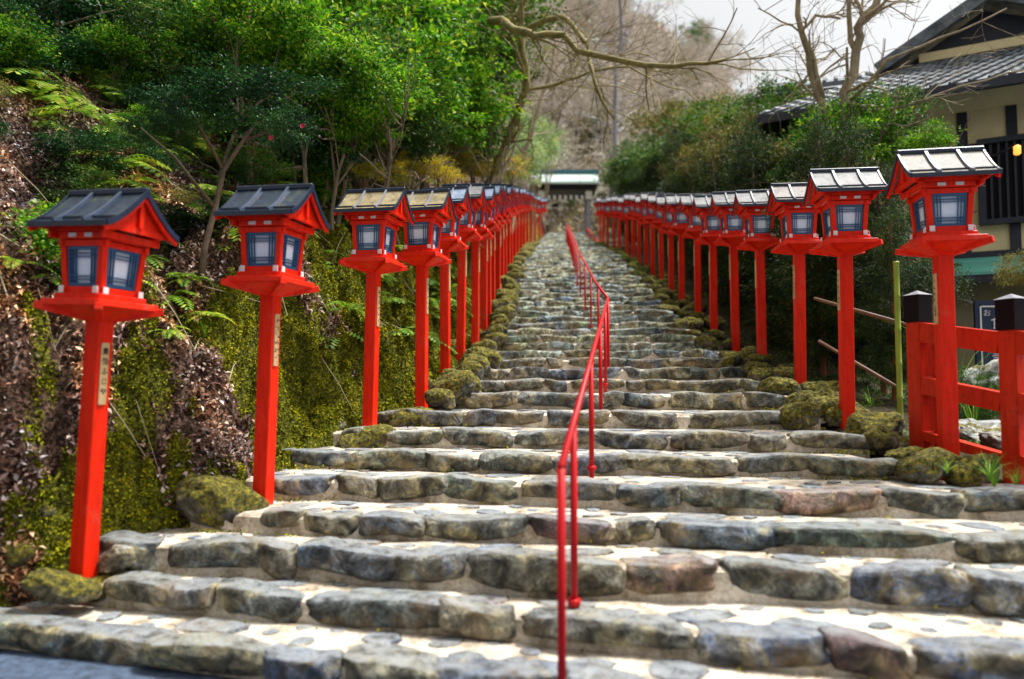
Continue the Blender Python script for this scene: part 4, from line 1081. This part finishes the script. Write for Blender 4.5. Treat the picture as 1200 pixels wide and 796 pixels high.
poly_tree('forked_bare_tree', 'bare tree with two forked mossy trunks in front of the house roof', base,
  [([base-Vector((0,0,.3)),W(965,125,12.5),W(950,85,12.5),W(940,40,12.3),W(937,-20,12)],.09,.04),([base,W(990,120,12.3),W(1003,60,12.2),W(1012,20,12),W(1035,-30,12)],.10,.06),
   ([W(1003,60,12.2),W(995,20,12),W(985,-30,12)],.05,.03),([W(940,35,12.3),W(955,18,12.3),W(985,22,12.2)],.03,.02),([W(965,115,12.5),W(955,70,12.4),W(948,50,12.4)],.04,.02),
   ([W(995,120,12.3),W(1040,70,11.5),W(1100,45,11),W(1180,10,10.5)],.035,.012),([W(1000,130,12.3),W(1060,125,11.5),W(1130,100,11),W(1210,80,10.5)],.03,.012)],'bark_pale',2,8,.8)

# far bare trees on hill
bare = []
for q in range(4):
    mb = MB(); rs = random.Random(70+q); mb_pts = None
    branch_tree(mb, Vector((0,0,-.5)), Vector((0,0,1)), .22, 6, 4, rs, 4, .03, .5, 4, .03)
    me = mb.mesh('bare'); me.materials.append(M['twig_far']); bare.append(me)
rs = random.Random(44); nb = 0
def hillz(px, r):
    f_ = (r-56)/(135-56); rd = float(np.interp(px, [-200,300,620,740,840,890,930,1000,1200,1700], [.9,.85,.68,.53,.45,.36,.27,.22,.2,.2]))
    z_ = 11.6*(1-f_)+(rd*135+EYE)*f_**1.15 if f_ < 1 else rd*135+EYE
    return z_+(float(fbm(px*.012*3, r*.05, 1, 3))-.5)*7*min(1,max(0,f_*3))
for q in range(190):
    r = rs.uniform(58,134); px = rs.uniform(560,905); z_ = hillz(px, r)
    t = tag(empty('bare_tree', ((px-600)/F*r, r, z_-.5), rs.uniform(0,6)), 'leafless grey-pink tree on the far hillside behind the gate', 'tree', 'leafless trees on the far hillside')
    o = bpy.data.objects.new('trunk', rs.choice(bare)); COL.objects.link(o); o.parent = t; s_ = rs.uniform(.6,1.0); o.scale = (s_,s_,s_)
for q, (px, r, s_) in enumerate(((770,60,2.2),(845,90,3),(700,75,2.2),(870,110,3),(800,100,3),(660,62,1.8),(730,58,1.6),(820,125,3.5))):
    z_ = hillz(px,r)
    tree('evergreen_tree', Vector(((px-600)/F*r, r, z_-.5)), z_+s_*1.2, (s_,s_,s_*1.3), 'conifer' if q%2 else 'mid', 'lf_mid' if q%2 else 'lf_olive', 'bark', 'scattered green tree among the leafless trees of the far hillside', 'green trees on the far hillside')
n = 60000; px = rng.uniform(540,960,n); r = rng.uniform(56,134,n); f_ = (r-56)/79
rd = np.interp(px, [-200,300,620,740,840,890,930,1000,1200,1700], [.9,.85,.68,.53,.45,.36,.27,.22,.2,.2])
z_ = 11.6*(1-f_)+(rd*135+EYE)*f_**1.15+(fbm(px*.012*3, r*.05, 1, 3)-.5)*7*np.clip(f_*3,0,1)
P = np.stack([(px-600)/F*r, r, z_+rng.random(n)*1.5], 1)
stuff('brushwood', P, rng.uniform(.5,1.4,n), rng.uniform(.06,.3,n), M['far_litter'], 'pinkish brown brushwood covering the far hillside', 'brushwood', .3)

# ---------------------------------------------------------------- gate at the top
gt = empty('shrine_gate', (0,0,0)); gy = 49; sc = gy/F
c = W(661,268,gy); gt.location = (c.x, gy, 10.5)
tag(gt, 'wooden roofed gate with pale green roof at the top of the steps', 'gate')
def gp(mb, name, mats, par=None, **k): return mb.build(name, mats, par or gt, **k)
zt = lambda py: W(661,py,gy).z-10.5
zr, ze = zt(203), zt(221)
mb = MB(); hw = 2.35
for sg in (-1,1):
    n = 6; vs = []
    for x in (-hw,hw):
        for j in range(n+1): v = j/n; vs.append((x, sg*1.7*v, zr-(zr-ze)*(1.35*v-.35*v*v)))
        for j in range(n+1): v = j/n; vs.append((x, sg*1.7*v, zr-(zr-ze)*(1.35*v-.35*v*v)-.14))
    m_ = n+1; fs = []
    for j in range(n): fs += [(j,j+1,2*m_+j+1,2*m_+j),(m_+j,3*m_+j,3*m_+j+1,m_+j+1),(j,m_+j,m_+j+1,j+1),(2*m_+j,2*m_+j+1,3*m_+j+1,3*m_+j)]
    fs += [(n,2*m_-1,4*m_-1,3*m_-1)]; mb.add(vs, fs)
rf = gp(mb, 'roof', M['teal_pale']); gp(MB().box((-hw-.08,-.16,zr-.04),(hw+.08,.16,zr+.2)), 'ridge_cap', M['bluecap'], rf)
for sx in (-1,1):
    for sy in (-1,1): gp(MB().box((sx*1.62-.13,sy*.8-.13,-.3),(sx*1.62+.13,sy*.8+.13,ze+.25)), 'column', M['cap_top'] if sx > 0 else M['bark_pale'])
gp(MB().box((-2.1,-.95,ze-.35),(2.1,.95,ze-.02)).box((-2.3,-1.2,ze-.02),(2.3,1.2,ze+.12)), 'beam', M['beam'])
gp(MB().box((-1.75,-.9,ze-.95),(1.75,-.75,ze-.7)), 'lintel', M['beam'])
for sx in (-1,1): gp(MB().box((sx*1.62-.22,-1.05,ze-1.0),(sx*1.62+.22,-.96,ze-.45)), 'paper_lantern', M['white'])
for q in range(7): gp(MB().box((-1.2+q*.38,-.93,ze-1.0),(-1.0+q*.38,-.905,ze-.72)), 'paper_streamer', M['white'])
mb = MB(); mb.add([(-1.35,.3,-.2),(-.65,.3,-.2),(-.95,.3,.6),(-1.1,.3,1.6),(-1.35,.3,1.9),(-1.35,.4,-.2),(-.65,.4,-.2),(-.95,.4,.6),(-1.1,.4,1.6),(-1.35,.4,1.9)],
  [(0,1,2,3,4),(9,8,7,6,5),(0,5,6,1),(1,6,7,2),(2,7,8,3),(3,8,9,4),(4,9,5,0)]); gp(mb, 'curtain', mat_simple('plum_cloth',(.10,.03,.05),.8))
for px, r_ in ((672,1.3),(690,1.4),(655,1.0)):
    p = W(px,252,60); tree('garden_shrub', Vector((p.x,60,10.8)), 12.4+r_*.2, (r_,r_,r_), 'mid', 'lf_mid', 'bark', 'green shrub seen through the opening of the gate', 'shrubs behind the gate')

# ---------------------------------------------------------------- house at right
AZH = math.radians(28); A0 = W(1130,440,14); 
hs_ = empty('timber_house', (A0.x, A0.y, 0), -AZH); tag(hs_, 'traditional house with cream walls, dark timber and grey tiled roof beyond the fence', 'house')
def hloc(px, py):
    """photo pixel -> local u,z on the wall plane v=0"""
    t_ = (px-600)/F; u_ = math.cos(AZH); v_ = -math.sin(AZH)
    # (A0.x+u*cos, A0.y-u*sin): X = t*Y
    u = (t_*A0.y-A0.x)/(math.cos(AZH)+t_*math.sin(AZH)); Y = A0.y-u*math.sin(AZH)
    return u, W(px,py,Y).z
zA = lambda py: W(1130,py,14).z
U0, U1 = -3.0, 6.0; WT = 6.85
gzh = .6
hp = lambda mb, n_, m_, par=None: mb.build(n_, m_, par or hs_)
hp(MB().box((U0,0,zA(322)),(U1,5,WT)), 'upper_wall', M['cream'])
hp(MB().box((-2.05,.0,6.855),(U1,.3,7.46)), 'frieze', M['cream'])
hp(MB().box((U0,.05,gzh-.6),(U1,5,zA(322)-.003)), 'lower_wall', M['tan'])
hp(MB().box((U0-.1,-.1,gzh-.6),(U1,.04,gzh+.85)), 'stone_plinth', M['pale_rock'])
for px in (1077,1136,1147,1195,1230):
    u, _ = hloc(px,200)
    if px in (1147,): continue
    hp(MB().box((u-.09,-.05,zA(320)),(u+.09,.0-.003,WT)), 'timber_post', M['beam'])
hp(MB().box((U0-.05,-.07,zA(310)),(U1,-.051,zA(297))), 'beam', M['beam'])
hp(MB().box((U0-.05,-.07,zA(186)),(U1,-.051,zA(172))), 'beam', M['beam'])
# window with dark lattice, right part
ua, _ = hloc(1152,200)
wd = hp(MB().box((ua,-.20,zA(268)),(U1,-.075,zA(262))).box((ua,-.20,zA(176)),(U1,-.075,zA(170))).box((ua,-.20,zA(262)),(ua+.12,-.075,zA(176))), 'window', M['beam'])
hp(MB().box((ua+.13,-.09,zA(262)+.01),(U1,-.08,zA(176)-.01)), 'dark_pane', M['black_wood'], wd)
lt = MB()
for q in range(34): lt.box((ua+.2+q*.13,-.15,zA(262)+.003),(ua+.24+q*.13,-.11,zA(176)-.003))
hp(lt, 'lattice', M['beam'], wd)
lp = tag(empty('wall_lamp', (0,0,0)), 'small glowing orange lamp on the house front', 'lamp'); 
em, ent, eb = new_mat('lamp_glow'); eb.inputs['Base Color'].default_value = (.9,.4,.1,1); eb.inputs['Emission Color'].default_value = (1,.35,.05,1); eb.inputs['Emission Strength'].default_value = .9
pl_ = W(1192,176,11.6); lp.location = pl_
MB().tube([(0,0,-.08),(0,0,-.06),(0,0,.06),(0,0,.08)],[.03,.055,.055,.03],10).build('shade', em, lp, smooth=True); MB().box((-.02,-.02,.081),(.02,.6,.10)).build('bracket', M['beam'], lp)
# teal pent roof
mb = MB(); mb.add([(U0-.3,-.85,zA(326)),(U1,-.85,zA(326)),(U1,-.075,zA(304)),(U0-.3,-.075,zA(304)),(U0-.3,-.85,zA(326)-.05),(U1,-.85,zA(326)-.05),(U1,-.075,zA(304)-.12),(U0-.3,-.075,zA(304)-.12)],
  [(0,1,2,3),(7,6,5,4),(0,4,5,1),(1,5,6,2),(2,6,7,3),(3,7,4,0)]); pr_ = hp(mb, 'pent_roof', M['teal'])
hp(MB().box((U0-.3,-.84,zA(326)-.2),(U1,-.7,zA(326)-.053)), 'fascia', M['beam'], pr_)
# main roof: skirt, pediment, gable roof
def tiles(mb, P00, P10, P11, P01, nt_, r=.045):
    """rows of round tile ridges from eave edge (P00-P10) up to (P01-P11)"""
    P00,P10,P11,P01 = map(Vector,(P00,P10,P11,P01))
    nrm = (P10-P00).cross(P01-P00).normalized()
    for i in range(nt_+1):
        f_ = i/nt_; a = P00.lerp(P10,f_)+nrm*.02; b = P01.lerp(P11,f_)+nrm*.02; L_ = (b-a).length; m_ = max(2, int(L_/.12)); mb.tube([a.lerp(b,j_/m_)+nrm*(.012*(j_%2)) for j_ in range(m_+1)], [r*(1.15 if j_%2 else .8) for j_ in range(m_+1)], 6)
def slab(mb, pts, th=.12):
    pts = [Vector(p) for p in pts]; n = len(pts); lo = [p-Vector((0,0,th)) for p in pts]
    mb.add(pts+lo, [tuple(range(n)), tuple(range(2*n-1,n-1,-1))]+[(i,i+n,(i+1)%n+n,(i+1)%n) for i in range(n)])
ez = zA(112)-.15; pz = ez+1.15
mb = MB(); E = (U0-.6, U1+1); 
slab(mb, [(E[0],-1.1,ez),(E[1],-1.1,ez),(E[1],.7,pz),(-.9,.7,pz)]); tiles(mb,(E[0],-1.1,ez),(E[1],-1.1,ez),(E[1],.7,pz),(-.9,.7,pz),34)
slab(mb, [(E[0],6,ez),(E[0],-1.1,ez),(-.9,.7,pz),(-.9,6,pz)]); tiles(mb,(E[0],6,ez),(E[0],-1.1,ez),(-.9,.7,pz),(-.9,6,pz),26)
mr = hp(mb, 'roof', M['tile'])
ed = MB(); ed.box((E[0],-1.18,ez-.2),(E[1],-1.08,ez-.02)); ed.box((E[0]-.08,-1.1,ez-.2),(E[0]+.02,6,ez-.02)); hp(ed, 'eave', M['beam'], mr)
# gable: apex
ax, az_ = hloc(1113,8); ax += .85; az_ = pz+1.2
gl, gr_ = ax-2.0, ax+2.75
mb = MB(); slab(mb, [(gl,.3,pz+.05),(ax,.3,az_),(ax,7,az_),(gl,7,pz+.05)]); slab(mb, [(ax,.3,az_),(gr_,.3,pz+.05),(gr_,7,pz+.05),(ax,7,az_)])
tiles(mb,(gl,.3,pz+.05),(gl,7,pz+.05),(ax,7,az_),(ax,.3,az_),22)
gr2 = hp(mb, 'gable_roof', M['tile'])
hp(MB().add([(gl+.5,.75,pz+.02),(gr_-.5,.75,pz+.02),(ax,.75,az_-.25),(gl+.5,.9,pz+.02),(gr_-.5,.9,pz+.02),(ax,.9,az_-.25)],[(0,1,2),(5,4,3),(0,3,4,1),(1,4,5,2),(2,5,3,0)]), 'pediment', M['beam'], gr2)
for sg, ex in ((-1,gl),(1,gr_)): hp(MB().bar((ax,.26,az_-.12),(ex,.26,pz-.07),.08,.24), 'bargeboard', M['tile'], gr2)
hp(MB().box((gl+.8,.60,pz+.03),(gr_-.8,.745,pz+.22)), 'pediment_band', M['cream'], gr2)
hp(MB().box((ax-.16,.2,az_-.02),(ax+.16,7,az_+.28)), 'ridge_cap', M['tile'], gr2)
# side wing (left)
pw = W(960,110,17); wing = empty('side_wing', (pw.x,17,pw.z), -math.radians(20)); tag(wing, 'low tiled wing of the house, its dark eave showing left of the forked bare tree', 'building')
wing.name = 'tiled_wing'
mb = MB(); slab(mb, [(-.95,-.7,.0),(1.6,-.7,.0),(1.6,.6,.55),(-.75,.6,.55)]); tiles(mb,(-.95,-.7,0),(1.6,-.7,0),(1.6,.6,.55),(-.75,.6,.55),10)
mb.build('roof', M['tile'], wing); MB().box((-.95,-.68,-.35),(1.6,-.55,-.13)).build('eave', M['beam'], wing); MB().box((-.75,-.3,-4.5),(1.6,2,-.36)).build('wall', M['beam'], wing)
# sign
sg_ = tag(empty('shop_sign', W(1166,398,9.5), -math.radians(6)), 'navy blue sign board with white frame and writing, behind the right fence post', 'sign')
s_ = 9.5/F
MB().box((-21*s_,0,-42*s_),(25*s_,.03,46*s_)).build('board', M['sign_blue'], sg_)
mb = MB(); 
for a, b in (((-15,-36),(-15,39)),((19,-36),(19,39))): mb.box(((a[0]-.9)*s_,-.006,a[1]*s_),((a[0]+.9)*s_,-.001,b[1]*s_))
for zz in (-36,39): mb.box((-14*s_,-.006,(zz-.9)*s_),(18*s_,-.001,(zz+.9)*s_))
mb.build('frame_line', M['white'], sg_)
me = text_mesh('お', .10); o = link('character', me, M['white'], sg_); o.rotation_euler = (math.pi/2,0,0); o.location = (-8*s_,-.004,31*s_)
me = text_mesh('食', .20); o = link('character', me, M['white'], sg_); o.rotation_euler = (math.pi/2,0,0); o.location = (4*s_,-.004,19*s_)
me = text_mesh('事', .20); o = link('character', me, M['white'], sg_); o.rotation_euler = (math.pi/2,0,0); o.location = (4*s_,-.004,-18*s_)
for sx in (-18,22): MB().box((sx*s_-.02,.031,-1.6),(sx*s_+.02,.07,46*s_)).build('support', M['beam'], sg_)

# ---------------------------------------------------------------- red fence
f0 = W(1080,518,6.3); f1 = W(1192,548,5.5)
fe = tag(empty('red_fence', f0), 'weathered red wooden fence with black capped posts on the right', 'fence')
dirn = (f1-f0); dirn.z = 0; Lf = dirn.length; ang = math.atan2(dirn.y, dirn.x); fe.rotation_euler = (0,0,ang)
fz = lambda s: (f1.z-f0.z)*s/Lf
for s_ in (0, Lf, 2*Lf):
    hgt = 1.06
    MB().box((s_-.07,-.07,fz(s_)-.35),(s_+.07,.07,fz(s_)+hgt)).build('post', M['red_old'], fe, bevel=.006)
    cp = MB().box((s_-.077,-.077,fz(s_)+hgt+.001),(s_+.077,.077,fz(s_)+hgt+.24)).build('post_cap', M['black_wood'], fe)
    MB().add([(s_-.085,-.085,fz(s_)+hgt+.241),(s_+.085,-.085,fz(s_)+hgt+.241),(s_+.085,.085,fz(s_)+hgt+.241),(s_-.085,.085,fz(s_)+hgt+.241),(s_,0,fz(s_)+hgt+.285)],[(3,2,1,0),(0,1,4),(1,2,4),(2,3,4),(3,0,4)]).build('cap_top', M['cap_top'], cp)
for a, b in ((0,Lf),(Lf,2*Lf)):
    for hh, th in ((.965,.17),(.50,.15),(.06,.08)):
        MB().bar((a+.071,-.02,fz(a)+hh),(b-.071,-.02,fz(b)+hh),.09,th).build('rail', M['red_old'], fe)
MB().box((.10,.03,-.3),(.18,.11,.91)).build('strut', M['red_old'], fe)
# bamboo pole + thin brown poles
p = W(1056,520,6.7); b_ = tag(empty('bamboo_pole', p), 'upright green bamboo pole left of the red fence', 'pole')
mb = MB(); h = W(1054,308,6.7).z-p.z; pts = []; rad = []
for q in range(7):
    for e, r_ in ((-.012,.026),(0,.031),(.012,.026)): pts.append((0,0,-.2+(h+.2)*q/6+e)); rad.append(r_)
mb.tube(pts, rad, 10).build('culm', M['bamboo'], b_, smooth=True)
bf = tag(empty('pole_rail', W(1000,400,7)), 'two thin brown rails tied to the bamboo pole', 'railing')
for a, b, da, db in (((955,350),(1060,380),8.2,6.75),((960,400),(1058,458),8.2,6.75)):
    mb = MB(); o = mb.tube([W(*a,da), W(*b,db)], .02, 8).build('rail', M['pole_brown'], bf, smooth=True); keep_world(o, bf)
# pale rocks behind fence, tall wispy grass by house
for px, py, d, w_, lab in ((1135,515,6.9,.75,'large pale rock behind the red fence'),(1110,470,9,.8,'pale grey rock farther back behind the fence'),(1172,520,6.2,.3,'dark rock behind the right fence post'),(1175,450,9,1.0,'pale slab behind the fence under the blue sign')):
    rpx(px,py,d,w_,lab,None,'pale_rock' if 'pale' in lab else 'stone',.8)
broad = grass_mesh(22, 1.0, .05); broad.materials.append(M['grass'])
for px, py, d, sc, lab in ((1160,560,4.95,.26,'broad-leaved green plant at the foot of the red fence, beside the edge stones'),(1110,552,5.15,.16,'small broad-leaved plant in front of the nearest right lantern post'),(1005,502,6.6,.2,'broad-leaved plant beside the second right lantern post')):
    p = W(px,py,d); plant(broad,'leafy_plant',p.x,p.y,p.z-.02,sc,lab,None)
n_ = 0
for q in range(26):
    d = random.uniform(17,34); x = float(XR(d))-random.uniform(.1,.55)
    plant(random.choice(grs),'grass_tuft',x,d,surf(d)-.02,random.uniform(.3,.55),'bright grass tuft at the foot of the far right lanterns','grass tufts along the far right edge','grass')
tall = [grass_mesh(16,1.0,.006) for _ in range(2)]
for m_ in tall: m_.materials.append(M['grass'])
for px, py, d, lab in ((1118,440,7.6,'tall wispy grass clump behind the red fence'),(1140,470,7.9,'taller wispy stems left of the blue sign')):
    p = W(px,py,d); plant(random.choice(tall),'wispy_grass',p.x,p.y,p.z-.3,1.5,lab,None,'grass')
for px, py, d, r_, lm, lab in ((1195,315,8.5,.28,'lf_olive','brown needled cedar bough at the right edge'),(1085,330,8.2,.35,'lf_conifer','small dark shrub behind the first fence post'),(1100,460,7.8,.35,'lf_conifer','low dark shrub seen between the fence rails'),(1150,470,8.6,.4,'lf_mid','green shrub between the fence rails on the right')):
    p = W(px,py,d); tree('shrub', Vector((p.x,p.y,float(G_right(p.x,p.y)))), p.z, (r_,r_,r_), 'conifer', lm, 'bark', lab, None, 'shrub', tk=False)
